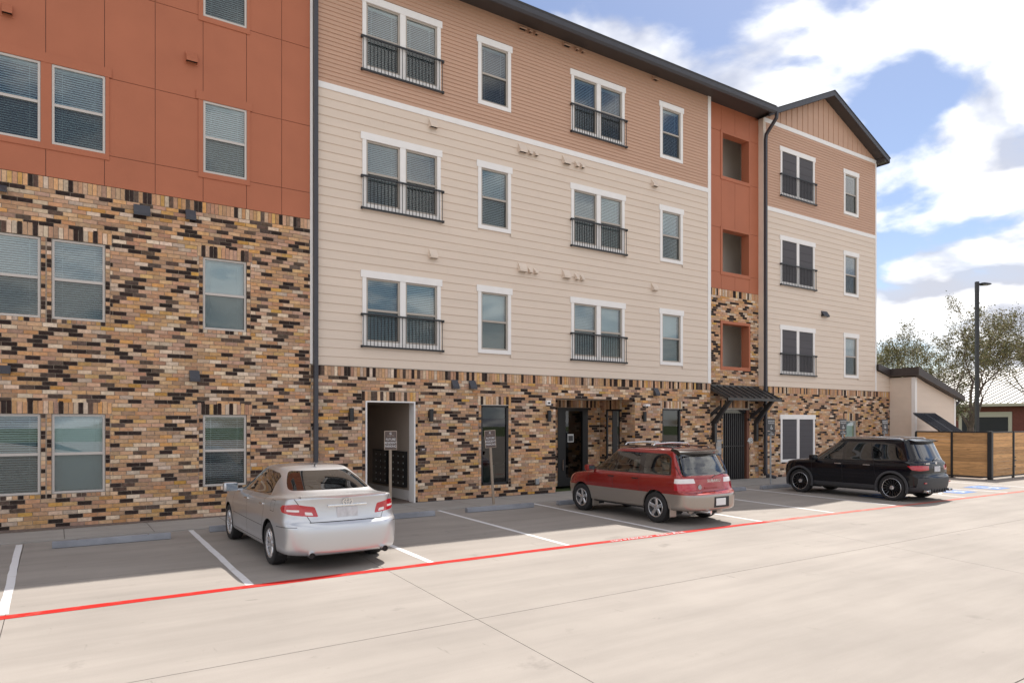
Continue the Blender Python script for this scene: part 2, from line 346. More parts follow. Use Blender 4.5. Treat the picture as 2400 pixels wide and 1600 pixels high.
text_obj('fire_lane_lettering', 'NO PARKING   FIRE LANE', 0.135, 'white_paint', lot, (9.45, -7.379, 0.0045), (0, 0, 0), 0.0004, sx=1.25)
def wheelchair(name, x, y, s, parent, z=0.0075):
    mb = MB(); mb.box(x-0.60*s, x+0.60*s, y-0.60*s, y+0.60*s, 0.003, z-0.003); o = mb.build(name, 'blue_paint', parent)
    m2 = MB()
    for k in range(14):
        a0, a1 = R(150+k*17), R(150+(k+1)*17)
        r0, r1 = 0.26*s, 0.33*s
        m2.quad(*[(x+r*math.cos(a), y-0.08*s+r*math.sin(a), z) for r, a in ((r0,a0),(r1,a0),(r1,a1),(r0,a1))])
    m2.box(x-0.12*s, x-0.03*s, y-0.12*s, y+0.30*s, z-0.001, z); m2.box(x-0.12*s, x+0.22*s, y-0.14*s, y-0.06*s, z-0.001, z+0.0004)
    m2.box(x+0.16*s, x+0.24*s, y-0.40*s, y-0.10*s, z-0.001, z+0.0006)
    cpts = [(x-0.08*s+0.08*s*math.cos(R(k*30)), y+0.40*s+0.08*s*math.sin(R(k*30)), z) for k in range(12)]
    m2.quad(*cpts); m2.build('wheelchair_figure', 'white_paint', o)
for x, y in ((20.35,-6.0), (23.60,-6.42), (25.95,-6.45)): wheelchair('accessible_symbol', x, y, 0.85, lot)
sw = MB().box(-20, 46, -1.68, 0.25, -0.02, 0.022).build('sidewalk', 'sidewalk_concrete', bevel=0.008); tag(sw, kind='structure')
for x in (-1.3, 0.14, 1.63, 3.1, 4.6, 6.1, 7.6, 9.1, 10.6, 12.1, 13.6, 15.1, 16.6, 18.1, 19.6, 21.1, 22.6, 24.1, 25.6, 27.1, 28.6):
    strip('sidewalk_joint', (x, -0.02), (x, -1.675), 0.014, 0.0245, 'gap', sw, 0.001)
bed = MB(); n_ = 60
for k in range(n_):
    xa, xb = -8+k*13.2/n_, -8+(k+1)*13.2/n_
    f_ = lambda x: -0.30*max(0.1, min(1, (5.2-x)/5.5)) - 0.03*noise.noise(Vector((x*3, 0, 0)))
    bed.quad((xa, f_(xa), 0.026), (xb, f_(xb), 0.026), (xb, 0.02, 0.045), (xa, 0.02, 0.045))
tag(bed.build('planting_soil', 'soil'), kind='structure')

# ------------------------------------------------------------------ apartment building
B = thing('apartment_building', 'four storey apartment building with tan mixed brick, beige and pink siding and rust panels', 'building')
full_bricks = []       # (centre x, y, z, matindex, scale)
stuff = MB()
BL, BH = 0.254, 0.0850
RUN = [0]
def pick(x, z):
    n = noise.noise(Vector((x*2.1+z*3.4, z*3.1-x, 3.1))) + 0.5*noise.noise(Vector((x*4.1, z*9.0, 7.7)))
    r = random.random()
    if r < 0.235 + 0.06*n and RUN[0] < 2:
        RUN[0] += 1; return 4 if random.random() < 0.8 else 5
    RUN[0] = 0
    r = random.random()
    return 0 if r < .30 else 1 if r < .50 else 2 if r < .69 else 3 if r < .775 else 5 if r < .80 else 6
def add_brick(x0, x1, z0, z1, P, mi, full=False, solo=False):
    j = 0.006; jit = random.uniform(0, 0.004)
    a = [(x0+j, -jit, z0+j), (x1-j, -jit, z0+j), (x1-j, 0.02, z0+j), (x0+j, 0.02, z0+j), (x0+j, -jit, z1-j), (x1-j, -jit, z1-j), (x1-j, 0.02, z1-j), (x0+j, 0.02, z1-j)]
    if full and solo: full_bricks.append(((x0+x1)/2, jit, (z0+z1)/2, mi, P(*a[0]), (x0,x1,z0,z1)))
    i = len(stuff.v) if not (full and solo) else 0
    if full and solo: return
    stuff.v += [P(*p) for p in a]
    for q in ((0,1,5,4),(1,2,6,5),(3,0,4,7),(4,5,6,7),(0,3,2,1)): stuff.f.append(tuple(i+k for k in q)); stuff.m.append(mi)
def brickwork(x0, x1, z0, z1, holes, soldiers, headers, P, solo=False, phase=0.0):
    rows = round((z1-z0)/BH); bh = (z1-z0)/rows
    block = [(*h,) for h in holes] + soldiers + headers
    for r in range(rows):
        za, zb = z0+r*bh, z0+(r+1)*bh; zc = (za+zb)/2
        iv = [(x0, x1)]
        for h in block:
            if h[2] < zc < h[3]: iv = subtract(iv, h[0], h[1])
        for (p, q) in iv:
            k = math.floor((p-phase)/BL) - 1
            off = phase + (BL/2 if r % 2 else 0) + random.choice((0, 0, 0.03, -0.03))
            x = off + k*BL
            while x < q:
                a, b = max(x, p), min(x+BL, q)
                if b-a > 0.035:
                    add_brick(a, b, za, zb, P, pick((a+b)/2, zc), abs(b-a-BL) < 0.002, solo)
                x += BL
    for h in soldiers:
        n = max(1, round((h[1]-h[0])/BH)); w = (h[1]-h[0])/n
        for k in range(n):
            add_brick(h[0]+k*w, h[0]+(k+1)*w, h[2], h[3], P, pick(h[0]+k*w*4, h[2]*9+k))
    for h in headers:
        hx, hz = h[1]-h[0], h[3]-h[2]
        if hz > hx:
            n = round(hz/BH); w = hz/n
            for k in range(n): add_brick(h[0], h[1], h[2]+k*w, h[2]+(k+1)*w, P, pick(h[0]*3, h[2]+k*7.7))
        else:
            n = round(hx/0.09); w = hx/n
            for k in range(n): add_brick(h[0]+k*w, h[0]+(k+1)*w, h[2], h[3], P, pick(h[0]+k*5.1, h[2]*3))
def headers_for(h, bottom=True, w=0.085):
    r = [(h[0]-w, h[0], h[2]-(w if bottom else 0), h[3]), (h[1], h[1]+w, h[2]-(w if bottom else 0), h[3])]
    if bottom: r.append((h[0], h[1], h[2]-w, h[2]))
    return r
P0 = lambda x, y, z: (x, y, z)
XA0, XA1, XB1, XC1, XD1, XE = -6.0, 5.245, 19.83, 22.85, 30.9, 32.1
# --- section with rust panels (two storeys of brick below)
ROW = {1: (0.715, 2.35), 2: (4.29, 5.93), 3: (7.84, 9.47), 4: (11.38, 13.01)}
colsA = [(-4.85,-3.91), (-3.72,-2.78), (-1.19,-0.25), (-0.065,0.88), (2.79,3.735)]
hA = [(c[0], c[1], *ROW[r]) for c in colsA for r in (1, 2)]
solA = [(XA0, XA1, 6.92, 7.165)]
for r, zt in ((1, 2.62), (2, 6.195)):
    solA += [(-4.96,-2.66,ROW[r][1],zt), (-1.33,1.0,ROW[r][1],zt), (2.67,3.86,ROW[r][1],zt)]
hdA = [q for h in hA for q in headers_for(h)]
wallA = holed(MB(), XA0, XA1, 0.0, 7.17, hA, 0.012).build('brick_wall', 'mortar', B)
brickwork(XA0, XA1, 0.03, 6.92, hA, solA, hdA, P0, solo=True)
# --- central section
alc = (6.66, 8.06, 0.0, 2.735); gw1 = (10.14, 11.07, 0.375, 2.67); ent = (12.8, 16.11, 0.0, 2.96); gw2 = (17.39, 18.29, 0.375, 2.65)
hB = [alc, gw1, ent, gw2]
solB = [(XA1, XB1, 3.345, 3.595), (6.56, 8.17, 2.735, 2.985), (10.03, 11.16, 2.67, 2.93), (17.30, 18.38, 2.65, 2.91)]
hdB = headers_for(alc, False) + headers_for(gw1) + headers_for(gw2)
wallB = holed(MB(), XA1, XB1, 0.0, 3.6, hB, 0.012).build('brick_wall', 'mortar', B)
brickwork(XA1, XB1, 0.03, 3.345, hB, solB, hdB, P0, phase=0.1)
# --- stair section (set back)
YC = 0.20
PC = lambda x, y, z: (x, y+YC, z)
gateh = (20.76, 22.25, 0.0, 2.66); op = [(20.72, 22.24, 4.27, 5.87), (20.72, 22.24, 7.80, 9.38), (20.72, 22.24, 11.36, 12.96)]
solC = [(XB1-0.1, XC1, 6.88, 7.14), (20.60, 22.30, 2.72, 3.02)]
opt = (op[0][0]-0.1, op[0][1]+0.1, op[0][2]-0.13, op[0][3]+0.11)
wallC = holed(MB(), XB1-0.1, XC1, 0.0, 7.14, [gateh, op[0]], YC+0.012).build('brick_wall', 'mortar', B)
brickwork(XB1-0.1, XC1, 0.03, 6.88, [gateh, opt], solC, headers_for((20.76,22.25,0.03,2.66), False), PC, phase=0.05)
# --- gabled section
gwd = (24.0, 26.15, 0.60, 2.34); gws = (28.47, 29.35, 0.62, 2.26)
hD = [gwd, gws]
solD = [(XC1, XE, 3.33, 3.58), (28.33, 29.51, 2.26, 2.59)]
wallD = holed(MB(), XC1, XE, 0.0, 3.59, hD, 0.012).build('brick_wall', 'mortar', B)
MB().quad((XC1+0.01,0.012,0),(XC1+0.01,YC+0.02,0),(XC1+0.01,YC+0.02,3.6),(XC1+0.01,0.012,3.6)).build('brick_return', 'brick_buff', B)
brickwork(XC1, XE, 0.03, 3.33, hD, solD, headers_for(gws), P0, phase=0.17)
PR = lambda x, y, z: (XC1+y, -x, z)           # the narrow return of the gabled section (faces left)
brickwork(-YC, 0.0, 0.03, 3.58, [], [], [], lambda x, y, z: (XC1+y, -x, z), phase=0.02)
# entry recess: back wall and right-hand side wall of brick
YB = 1.79
sidew = (0.745, 1.444, 0.15, 2.63); door = (14.24, 15.56, 0.0, 2.68)
holed(MB(), 12.8, 16.11, 0.0, 2.96, [door], YB+0.012).build('brick_wall', 'mortar', B)
brickwork(15.56, 16.11, 0.03, 2.69, [], [(14.2, 16.11, 2.69, 2.95)], [], lambda x, y, z: (x, y+YB, z))
brickwork(12.8, 14.24, 0.03, 2.95, [], [], [], lambda x, y, z: (x, y+YB, z))
PS = lambda x, y, z: (16.11+y, -x, z)         # wall facing left, x runs along -y
sh = (-1.444, -0.745, 0.15, 2.63)
mbw = MB()
for q in holed(MB(), -YB, 0.0, 0.0, 2.96, [sh], 0.012).f: pass
tmp = holed(MB(), -YB, 0.0, 0.0, 2.96, [sh], 0.012)
for f in tmp.f: mbw.quad(*[PS(*tmp.v[i]) for i in f])
mbw.build('brick_wall', 'mortar', B)
brickwork(-YB, 0.0, 0.03, 2.95, [sh], [(-1.53, -0.66, 2.63, 2.95)], headers_for(sh, False), PS)
MB().quad((12.8,0.012,0),(12.8,YB,0),(12.8,YB,2.96),(12.8,0.012,2.96)).build('brick_return', 'brick_tan', B)
MB().box(12.62,16.11,0.0,YB,2.955,2.99).build('entry_ceiling', 'white_trim', B)
# mail alcove
MB().quad((6.69,0.02,0.012),(6.69,3.6,0.012),(6.69,3.6,2.72),(6.69,0.02,2.72)).quad((6.69,3.6,0),(8.15,3.6,0),(8.15,3.6,2.72),(6.69,3.6,2.72)).quad((8.15,3.6,0),(8.15,0.3,0),(8.15,0.3,2.72),(8.15,3.6,2.72)).quad((6.69,0.02,2.72),(8.15,0.02,2.72),(8.15,3.6,2.72),(6.69,3.6,2.72)).build('mail_alcove_wall', 'taupe_wall', B)
MB().quad((6.69,0.0,0.024),(8.15,0.0,0.024),(8.15,3.6,0.024),(6.69,3.6,0.024)).build('alcove_floor', 'soil', B)
MB().box(6.66,6.70,-0.02,0.10,0.02,2.735).box(6.70,8.03,-0.02,0.10,2.70,2.735).box(8.03,8.065,-0.02,0.30,0.02,2.735).build('alcove_trim', 'white_trim', B)
MB().box(8.12,8.148,0.32,3.5,0.025,0.30).build('alcove_baseboard', 'white_trim', B)
for ya, yb in ((0.66,1.72),(1.92,2.98)):
    mbx = MB().box(8.06,8.149,ya,yb,0.37,1.37); o = mbx.build('mailbox_bank', 'black_metal', B)
    for i in range(3):
        for j in range(5):
            w_, h_ = (yb-ya-0.04)/3, 0.94/5
            MB().box(8.052,8.06,ya+0.02+i*w_+0.006,ya+0.02+(i+1)*w_-0.006,0.40+j*h_+0.006,0.40+(j+1)*h_-0.006).box(8.048,8.052,ya+0.02+i*w_+0.04,ya+0.02+i*w_+0.065,0.40+j*h_+0.06,0.40+j*h_+0.10,mi=1).build('mailbox_door', ['gloss_black','paper'], o)
# individual bricks: the ones that show largest; the rest stays one piece of brickwork
vis = [b for b in full_bricks if -0.95 < b[0] < 5.2]
vis.sort(key=lambda b: (b[0]-0)**2 + 16.9**2 + (b[2]-2.17)**2)
ids = {id(b) for b in vis[:300]}
bmesh_by = []
for i in range(7):
    m_ = MB().box(-BL/2+0.006, BL/2-0.006, 0.0, 0.022, -BH/2+0.006, BH/2-0.006, skip='k'); bmesh_by.append(m_.mesh('brick', [BR[i]]))
for b in full_bricks:
    if id(b) in ids:
        link('brick', bmesh_by[b[3]], wallA, (b[0], -b[1], b[2]))
    else:
        x0, x1, z0, z1 = b[5]; add_brick(x0, x1, z0, z1, P0, b[3])
sb = stuff.build('brickwork', BR, B); tag(sb, kind='stuff')

for xa, xb in ((XA0, 6.66), (8.07, 12.79), (16.12, XB1), (XC1+0.02, XE)): MB().box(xa,xb,-0.003,0.011,0.0,0.032).build('base_dark_strip', 'dark_metal', B)  # thin dark strip drawn for the dark gap along the foot of the brick
# --- siding
boards = [0]
board_stuff = {'beige_siding': MB(), 'pink_siding': MB()}
def siding(x0, x1, z0, z1, expo, holes, m, wall, P=P0, clip=None, proud=0.019):
    rows = round((z1-z0)/expo); e = (z1-z0)/rows
    for r in range(rows):
        za, zb = z0+r*e, z0+(r+1)*e
        iv = [(x0, x1)]
        for h in holes:
            if h[2] < (za+zb)/2 < h[3]: iv = subtract(iv, h[0], h[1])
        jo = x0 + 0.9 + (r*1.37) % 3.4
        for (p, q) in iv:
            cuts = [p] + [c for c in [jo+k*3.66 for k in range(-1, 8)] if p+0.5 < c < q-0.5] + [q]
            for a, b in zip(cuts, cuts[1:]):
                if clip:
                    if a > clip(za): continue
                    b2a, b2b = min(b, clip(za)), min(b, clip(zb))
                else: b2a = b2b = b
                if b2a-a < 0.02: continue
                g_ = 0.0015
                pts = [(a+g_, -proud, za), (b2a-g_, -proud, za), (b2b-g_, -0.002, zb), (a+g_, -0.002, zb), (a+g_, 0.01, za), (b2a-g_, 0.01, za)]
                pts = [P(*t) for t in pts]
                solo = boards[0] < 300
                mb = MB() if solo else board_stuff[m]
                mb.quad(pts[0], pts[1], pts[2], pts[3]); mb.quad(pts[4], pts[5], pts[1], pts[0])
                if solo:
                    boards[0] += 1; mb.build('siding_board', m, wall)
HEAD = {2: 6.09, 3: 9.635, 4: 13.18}
dbl = [(6.57, 8.825), (13.39, 15.62)]; sgl = [(10.02, 11.14), (17.26, 18.37)]
def wrect(c, top): return (c[0], c[1], top-1.935, top-0.005)
hole_b = [wrect(c, HEAD[r]) for c in dbl+sgl for r in (2, 3)]
hole_p = [wrect(c, HEAD[4]) for c in dbl+sgl]
ghole = lambda c, top: (c[0]+0.08, c[1]-0.08, top-1.85, top-0.15)
wsB = holed(MB(), 5.27, XB1, 3.6, 14.0, [ghole(c, HEAD[r]) for c in dbl+sgl for r in (2,3,4)], 0.012).build('siding_wall', 'beige_siding', B)
siding(5.40, 19.69, 10.64, 13.97, 0.109, hole_p, 'pink_siding', wsB)
siding(5.30, 19.69, 3.61, 10.485, 0.2215, hole_b, 'beige_siding', wsB)
HD = {2: 6.045, 3: 9.59, 4: 13.11}
dD, sD = (23.92, 26.20), (28.34, 29.46)
wsD = holed(MB(), XC1, XD1, 3.59, 14.0, [ghole(c, HD[r]) for c in (dD, sD) for r in (2,3,4)], 0.012)
wsD.quad((XD1,0.012,3.59),(XE,0.012,3.59),(XE,0.012,4.23),(XD1,0.012,4.56)).quad((XC1,YC+0.02,3.59),(XC1,0.012,3.59),(XC1,0.012,14.0),(XC1,YC+0.02,14.0))
wsD.quad((XD1,0.012,3.59),(XD1,9,3.59),(XD1,9,14.0),(XD1,0.012,14.0))
wsD = wsD.build('siding_wall', 'beige_siding', B)
siding(23.0, 30.86, 10.60, 13.83, 0.109, [wrect(c, HD[4]) for c in (dD, sD)], 'pink_siding', wsD)
siding(23.0, 30.86, 3.59, 10.44, 0.2215, [wrect(c, HD[r]) for c in (dD, sD) for r in (2,3)], 'beige_siding', wsD)
siding(30.86, XE, 3.59, 4.47, 0.2215, [], 'beige_siding', wsD, clip=lambda z: min(XE, 30.9+(4.56-z)/0.265))
for k, mb in board_stuff.items():
    if mb.f: tag(mb.build('siding_course', k, B), kind='stuff')
# trim bands and corner boards
MB().box(5.40,19.69,-0.026,0.0,10.485,10.64).build('trim_band', 'white_trim', B)
MB().box(19.68,19.835,-0.028,0.18,3.6,13.98).build('corner_board', 'white_trim', B)
MB().box(5.225,5.285,-0.028,0.01,3.62,14.0).build('corner_board', 'white_trim', B)
MB().box(22.99,30.86,-0.026,0.0,10.44,10.60).build('trim_band', 'white_trim', B)
MB().box(22.9,30.92,-0.028,0.0,13.83,13.995).build('trim_band', 'white_trim', B)
MB().box(30.83,30.925,-0.03,0.10,3.59,13.83).build('corner_board', 'white_trim', B)
MB().box(XC1-0.012,23.0,-0.024,YC,3.6,13.98).build('corner_board', 'beige_siding', B)
MB().box(5.25,19.7,-0.02,0.005,3.594,3.606).build('drip_edge', 'vinyl_tan', B)

# --- rust coloured panels
def panel(x0, x1, z0, z1, y=0.0, wall=None):
    MB().box(x0+0.006, x1-0.006, y-0.004, y+0.012, z0+0.006, z1-0.006, skip='k').build('cladding_panel', 'red_panel', wall)
rA = holed(MB(), XA0, 5.23, 7.165, 14.0, [(c[0], c[1], *ROW[r]) for c in colsA for r in (3,4)], 0.012).build('panel_wall', 'rust_jamb', B)
vj = [XA0, -4.0, -2.9, -1.2, -0.165, 0.864, 1.82, 2.79, 3.73, 4.54, 5.225]
zr = [(7.165,7.82), (9.46,11.37), (13.02,14.0)]
for za, zb in zr:
    for a, b in zip(vj, vj[1:]): panel(a, b, za, zb, 0, rA)
for a, b in ((XA0,-4.95),(-2.68,-1.29),(0.93,1.82),(1.82,2.72),(3.79,4.54),(4.54,5.225)):
    panel(a, b, 7.82, 9.46, 0, rA); panel(a, b, 11.37, 13.02, 0, rA)
rC = holed(MB(), XB1, XC1, 7.14, 14.0, op[1:], YC+0.013).build('panel_wall', 'rust_jamb', B)
vc = [XB1, 20.66, 21.44, 22.28, XC1]
for za, zb in ((7.14,7.76), (9.42,11.30), (13.0,14.0)):
    for a, b in zip(vc, vc[1:]): panel(a, b, za, zb, YC, rC)
for za, zb in ((7.76,9.42),(11.30,13.0)):
    panel(XB1, 20.66, za, zb, YC, rC); panel(22.28, XC1, za, zb, YC, rC)
# stair openings with trim, deep rust reveals and the landing walls behind
for h in op:
    y0 = YC
    MB().box(h[0]-0.1,h[0],y0-0.025,y0+0.3,h[2]-0.13,h[3]+0.1).box(h[1],h[1]+0.09,y0-0.025,y0+0.33,h[2]-0.13,h[3]+0.1).box(h[0],h[1],y0-0.025,y0+0.3,h[3],h[3]+0.1).box(h[0],h[1],y0-0.025,y0+0.3,h[2]-0.13,h[2]).build('opening_trim', 'red_panel', B)
MB().quad((20.0,1.5,3.4),(23.4,1.5,3.4),(23.4,1.5,14),(20.0,1.5,14)).quad((23.4,1.5,3.4),(23.4,0.6,3.4),(23.4,0.6,14),(23.4,1.5,14)).quad((20.0,0.6,3.4),(20.0,1.5,3.4),(20.0,1.5,14),(20.0,0.6,14)).build('stair_wall', 'stair_paint', B)
for z in (3.9, 7.4, 10.95): MB().box(20.0,23.4,0.3,2.4,z-0.15,z).build('stair_landing', 'sidewalk_concrete', B)

# --- windows
def blind(name, parent, x0, x1, z0, z1, y, tilt, m):
    mb = MB(); sp = 0.048; n = int((z1-z0)/sp); dz = 0.05*math.sin(tilt)/2; dy = 0.05*math.cos(tilt)/2
    for k in range(n):
        z = z1-0.03-k*sp
        mb.quad((x0,y-dy,z-dz),(x1,y-dy,z-dz),(x1,y+dy,z+dz),(x0,y+dy,z+dz))
    mb.box(x0,x1,y-0.03,y+0.03,z1-0.05,z1)
    for xx in (x0+0.15, x1-0.15): mb.box(xx-0.003,xx+0.003,y-0.03,y-0.027,z0,z1)
    return mb.build(name, m, parent)
wseed = random.Random(3)
def sash(parent, x0, x1, z0, z1, y, fm, blind_m='blind_white', tilt=None, screen=True, lower_open=False):
    """double hung unit; y = outside face of the frame"""
    t = 0.045; zm = (z0+z1)/2
    mb = MB().box(x0,x1,y,y+0.09,z1-t,z1).box(x0,x1,y,y+0.09,z0,z0+t).box(x0,x0+t,y,y+0.09,z0+t,z1-t).box(x1-t,x1,y,y+0.09,z0+t,z1-t)
    mb.box(x0+t,x1-t,y+0.012,y+0.07,zm-0.03,zm+0.025)
    o = mb.build('window', fm, parent)
    MB().quad((x0+t,y+0.03,zm+0.025),(x1-t,y+0.03,zm+0.025),(x1-t,y+0.03,z1-t),(x0+t,y+0.03,z1-t)).build('pane', 'window_glass', o)
    MB().quad((x0+t,y+0.05,z0+t),(x1-t,y+0.05,z0+t),(x1-t,y+0.05,zm-0.03),(x0+t,y+0.05,zm-0.03)).build('pane', 'window_glass', o)
    if screen: MB().quad((x0+t,y+0.014,z0+t),(x1-t,y+0.014,z0+t),(x1-t,y+0.014,zm-0.03),(x0+t,y+0.014,zm-0.03)).build('insect_screen', 'insect_screen', o)
    if tilt is None: tilt = (wseed.choice((R(46), R(52), R(40), R(56))) if z0 > 7 else wseed.choice((R(64), R(56), R(70), R(-60), R(50))))
    blind('blind', o, x0+0.03, x1-0.03, z0+0.02, z1-0.02, y+0.13, tilt, blind_m)
    MB().box(x0-0.1,x1+0.1,y+0.21,y+0.6,z0-0.1,z1+0.1,skip='f').build('room_interior', 'room_dark', o)
    return o
for c in colsA:
    for r in (1,2,3,4):
        sash(B, c[0]+0.004, c[1]-0.004, ROW[r][0]+0.004, ROW[r][1]-0.004, 0.035 if r < 3 else -0.012, 'vinyl_light', tilt=(R(40) if (r == 1 and c[0] < -1) else R(24) if (r==1 and c[0] > 2) else None))
for r in (3, 4):
    z0, z1 = ROW[r]
    for xs, ins in (((-1.29,0.95), [(-1.19,-0.25),(-0.065,0.88)]), ((2.69,3.81), [(2.79,3.735)]), ((-4.95,-2.68), [(-4.85,-3.91),(-3.72,-2.78)])):
        mb = MB(); iv = [xs]
        for q in ins: iv = [t for t in subtract(iv, *q)]
        for a, b in iv: mb.box(a,b,-0.022,0.01,z0-0.12,z1)
        for q in ins: mb.box(q[0],q[1],-0.022,0.01,z0-0.12,z0)
        mb.box(xs[0]-0.045,xs[1]+0.045,-0.03,0.01,z1,z1+0.195); mb.build('window_trim', 'red_panel', B)
def railing(parent, x0, x1, zb, zt):
    o = MB().box(x0,x1,-0.10,-0.066,zt-0.022,zt+0.02).box(x0,x0+0.045,-0.105,-0.03,zt-0.045,zt+0.018).box(x1-0.045,x1,-0.105,-0.03,zt-0.045,zt+0.018).box(x0,x1,-0.102,-0.062,zb-0.02,zb+0.025).box(x0,x0+0.045,-0.108,-0.03,zb-0.025,zb+0.03).box(x1-0.045,x1,-0.108,-0.03,zb-0.025,zb+0.03).build('balcony_railing', 'black_metal', parent)
    n = int((x1-x0-0.1)/0.098); mb = MB()
    for k in range(n+1):
        x = x0+0.05+(x1-x0-0.1)*k/n
        mb.box(x-0.0065,x+0.0065,-0.09,-0.077,zb+0.02,zt-0.02)
    mb.build('balusters', 'black_metal', o)
def trimmed(c, top, double, screen_all=False, ground=False):
    x0, x1 = c; zb = top-1.935 if not ground else 0.60
    mb = MB().box(x0-0.045,x1+0.045,-0.042,0.01,top-0.185,top).box(x0,x0+0.105,-0.032,0.01,zb,top-0.185).box(x1-0.105,x1,-0.032,0.01,zb,top-0.185)
    if double:
        xm = (x0+x1)/2; mb.box(xm-0.08,xm+0.08,-0.032,0.01,zb+0.11,top-0.185)
        units = [(x0+0.105, xm-0.08), (xm+0.08, x1-0.105)]
    else: units = [(x0+0.105, x1-0.105)]
    mb.box(x0+0.105,x1-0.105,-0.032,0.01,zb,zb+0.11); mb.build('window_trim', 'white_trim', B)
    for a, b in units:
        if screen_all:
            o = MB().box(a,b,0.0,0.06,zb+0.11,top-0.185).build('window', 'black_metal', B)
            mb = MB(); n = 5 if not ground else 7
            for k in range(n):
                za, zc = zb+0.13+(top-zb-0.335)*k/n, zb+0.13+(top-zb-0.335)*(k+1)/n
                mb.box(a+0.02,b-0.02,-0.012,0.001,za+0.004,zc-0.004)
            mb.build('solar_screen', 'solar_screen', o)
        else:
            sash(B, a+0.003, b-0.003, zb+0.113, top-0.188, 0.0, 'vinyl_tan', blind_m=('blind_white' if wseed.random() < 0.6 else 'blind_grey'))
    if double and not ground: railing(B, x0-0.05, x1+0.075, zb-0.03, zb+0.80 if top < 12 else zb+0.83)
for c in dbl:
    for r in (2,3,4): trimmed(c, HEAD[r], True)
for c in sgl:
    for r in (2,3,4): trimmed(c, HEAD[r], False)
for r in (2,3,4): trimmed(dD, HD[r], True, True); trimmed(sD, HD[r], False)
trimmed((23.93, 26.21), 2.49, True, True, True)
sash(B, gws[0]+0.005, gws[1]-0.005, gws[2], gws[3]-0.005, 0.04, 'vinyl_light', tilt=R(70))
# storefront windows and the entrance door
for h in (gw1, gw2):
    x0, x1, z0, z1 = h
    o = MB().box(x0,x1,0.02,0.10,z1-0.06,z1).box(x0,x1,0.02,0.10,z0,z0+0.07).box(x0,x0+0.06,0.02,0.10,z0,z1).box(x1-0.06,x1,0.02,0.10,z0,z1).build('storefront_window', 'black_metal', B)
    MB().quad((x0+0.06,0.06,z0+0.07),(x1-0.06,0.06,z0+0.07),(x1-0.06,0.06,z1-0.06),(x0+0.06,0.06,z1-0.06)).build('pane', 'door_glass', o)
    MB().box(x0+0.05,x1-0.08,0.12,0.125,z1-0.38,z1-0.04).build('roller_shade', 'teal_shade', o)
    MB().box(x0,x1,-0.006,0.02,z1,z1+0.015).build('lintel', 'vinyl_light', o)
    MB().box(x0-0.6,x1+0.9,0.14,2.4,z0-0.35,z1+0.15,skip='f').build('room_interior', 'room_dark', o)
    MB().box(x0+0.05,x0+0.75,0.5,1.1,z0,z0+0.55).box(x0+0.0,x1+0.1,0.45,1.2,z0+0.55,z0+0.60,mi=1).build('desk', ['teal_shade','interior_dark'], o)
x0, x1, z0, z1 = door
o = MB().box(x0,x1,YB-0.02,YB+0.06,z1-0.11,z1).box(x0,x0+0.33,YB-0.02,YB+0.06,0,z1-0.11).box(x1-0.24,x1,YB-0.02,YB+0.06,0,z1-0.11).box(x0+0.33,x1-0.24,YB-0.02,YB+0.06,0.0,0.28).build('entrance_door', 'black_metal', B)
MB().quad((x0+0.33,YB,0.28),(x1-0.24,YB,0.28),(x1-0.24,YB,z1-0.11),(x0+0.33,YB,z1-0.11)).build('pane', 'door_glass', o)
MB().box(x0-0.3,x1+0.4,YB+0.07,YB+2.5,0,2.9,skip='f').build('room_interior', 'room_dark', o)
MB().box(14.66,14.92,YB-0.012,YB-0.006,1.50,1.78).box(14.69,14.89,YB-0.014,YB-0.012,1.53,1.72,mi=1).build('notice_sign', ['paper','sign_grey'], o)
MB().tube([(14.42,YB-0.07,0.55),(14.42,YB-0.07,0.9)], 0.016).build('door_handle', 'chrome', o)
o = MB().box(16.10,16.16,0.745,1.444,2.57,2.63).box(16.10,16.16,0.745,1.444,0.15,0.21).box(16.10,16.16,0.745,0.80,0.21,2.57).box(16.10,16.16,1.39,1.444,0.21,2.57).build('sidelight_window', 'black_metal', B)
MB().quad((16.13,0.80,0.21),(16.13,1.39,0.21),(16.13,1.39,2.57),(16.13,0.80,2.57)).build('pane', 'window_glass', o)
MB().box(16.16,16.17,0.78,1.42,0.15,2.63).build('roller_shade', 'teal_shade', o)
# gate of the stair
x0, x1, z0, z1 = gateh
o = MB().box(x0,x1-0.02,YC+0.14,YC+0.16,0.0,z1).box(x0,x1,YC+0.03,YC+0.14,z1-0.13,z1).box(x0,x0+0.06,YC+0.03,YC+0.14,0,z1).build('stair_gate', 'gloss_black', B)
for k in range(11):
    x = x0+0.10+k*0.118; MB().box(x-0.028,x+0.028,YC+0.06,YC+0.10,0.03,z1-0.13).build('gate_bar', 'black_metal', o)
MB().box(x0,x1-0.1,YC+0.055,YC+0.06,1.27,1.30).build('gate_rail', 'black_metal', o)
MB().box(x1-0.12,x1+0.03,YC-0.01,YC+0.2,0.0,z1).build('gate_jamb', 'rust_jamb', o)
MB().box(x0-0.02,x1+0.04,YC-0.012,YC+0.03,z1,z1+0.06).build('gate_lintel', 'vinyl_tan', o)
text_obj('unit_number', '4B', 0.30, 'paper', B, (22.30, YC-0.03, 1.47), extrude=0.012)
MB().box(20.34,20.62,YC-0.05,YC,1.0,1.53).box(20.38,20.58,YC-0.055,YC-0.05,1.30,1.48,mi=1).build('intercom_panel', ['galvanised','vinyl_tan'], B, bevel=0.006)
MB().box(22.62,22.78,YC-0.05,YC,0.28,0.46).build('outlet_cover', 'galvanised', B, bevel=0.01)
MB().box(12.02,12.15,-0.05,0.0,0.32,0.49).build('outlet_cover', 'galvanised', B, bevel=0.01)
MB().box(8.20,8.40,-0.015,0,1.40,1.49).box(8.26,8.34,-0.017,-0.015,1.435,1.455,mi=1).build('wall_plaque', ['sign_brown','sign_white'], B)
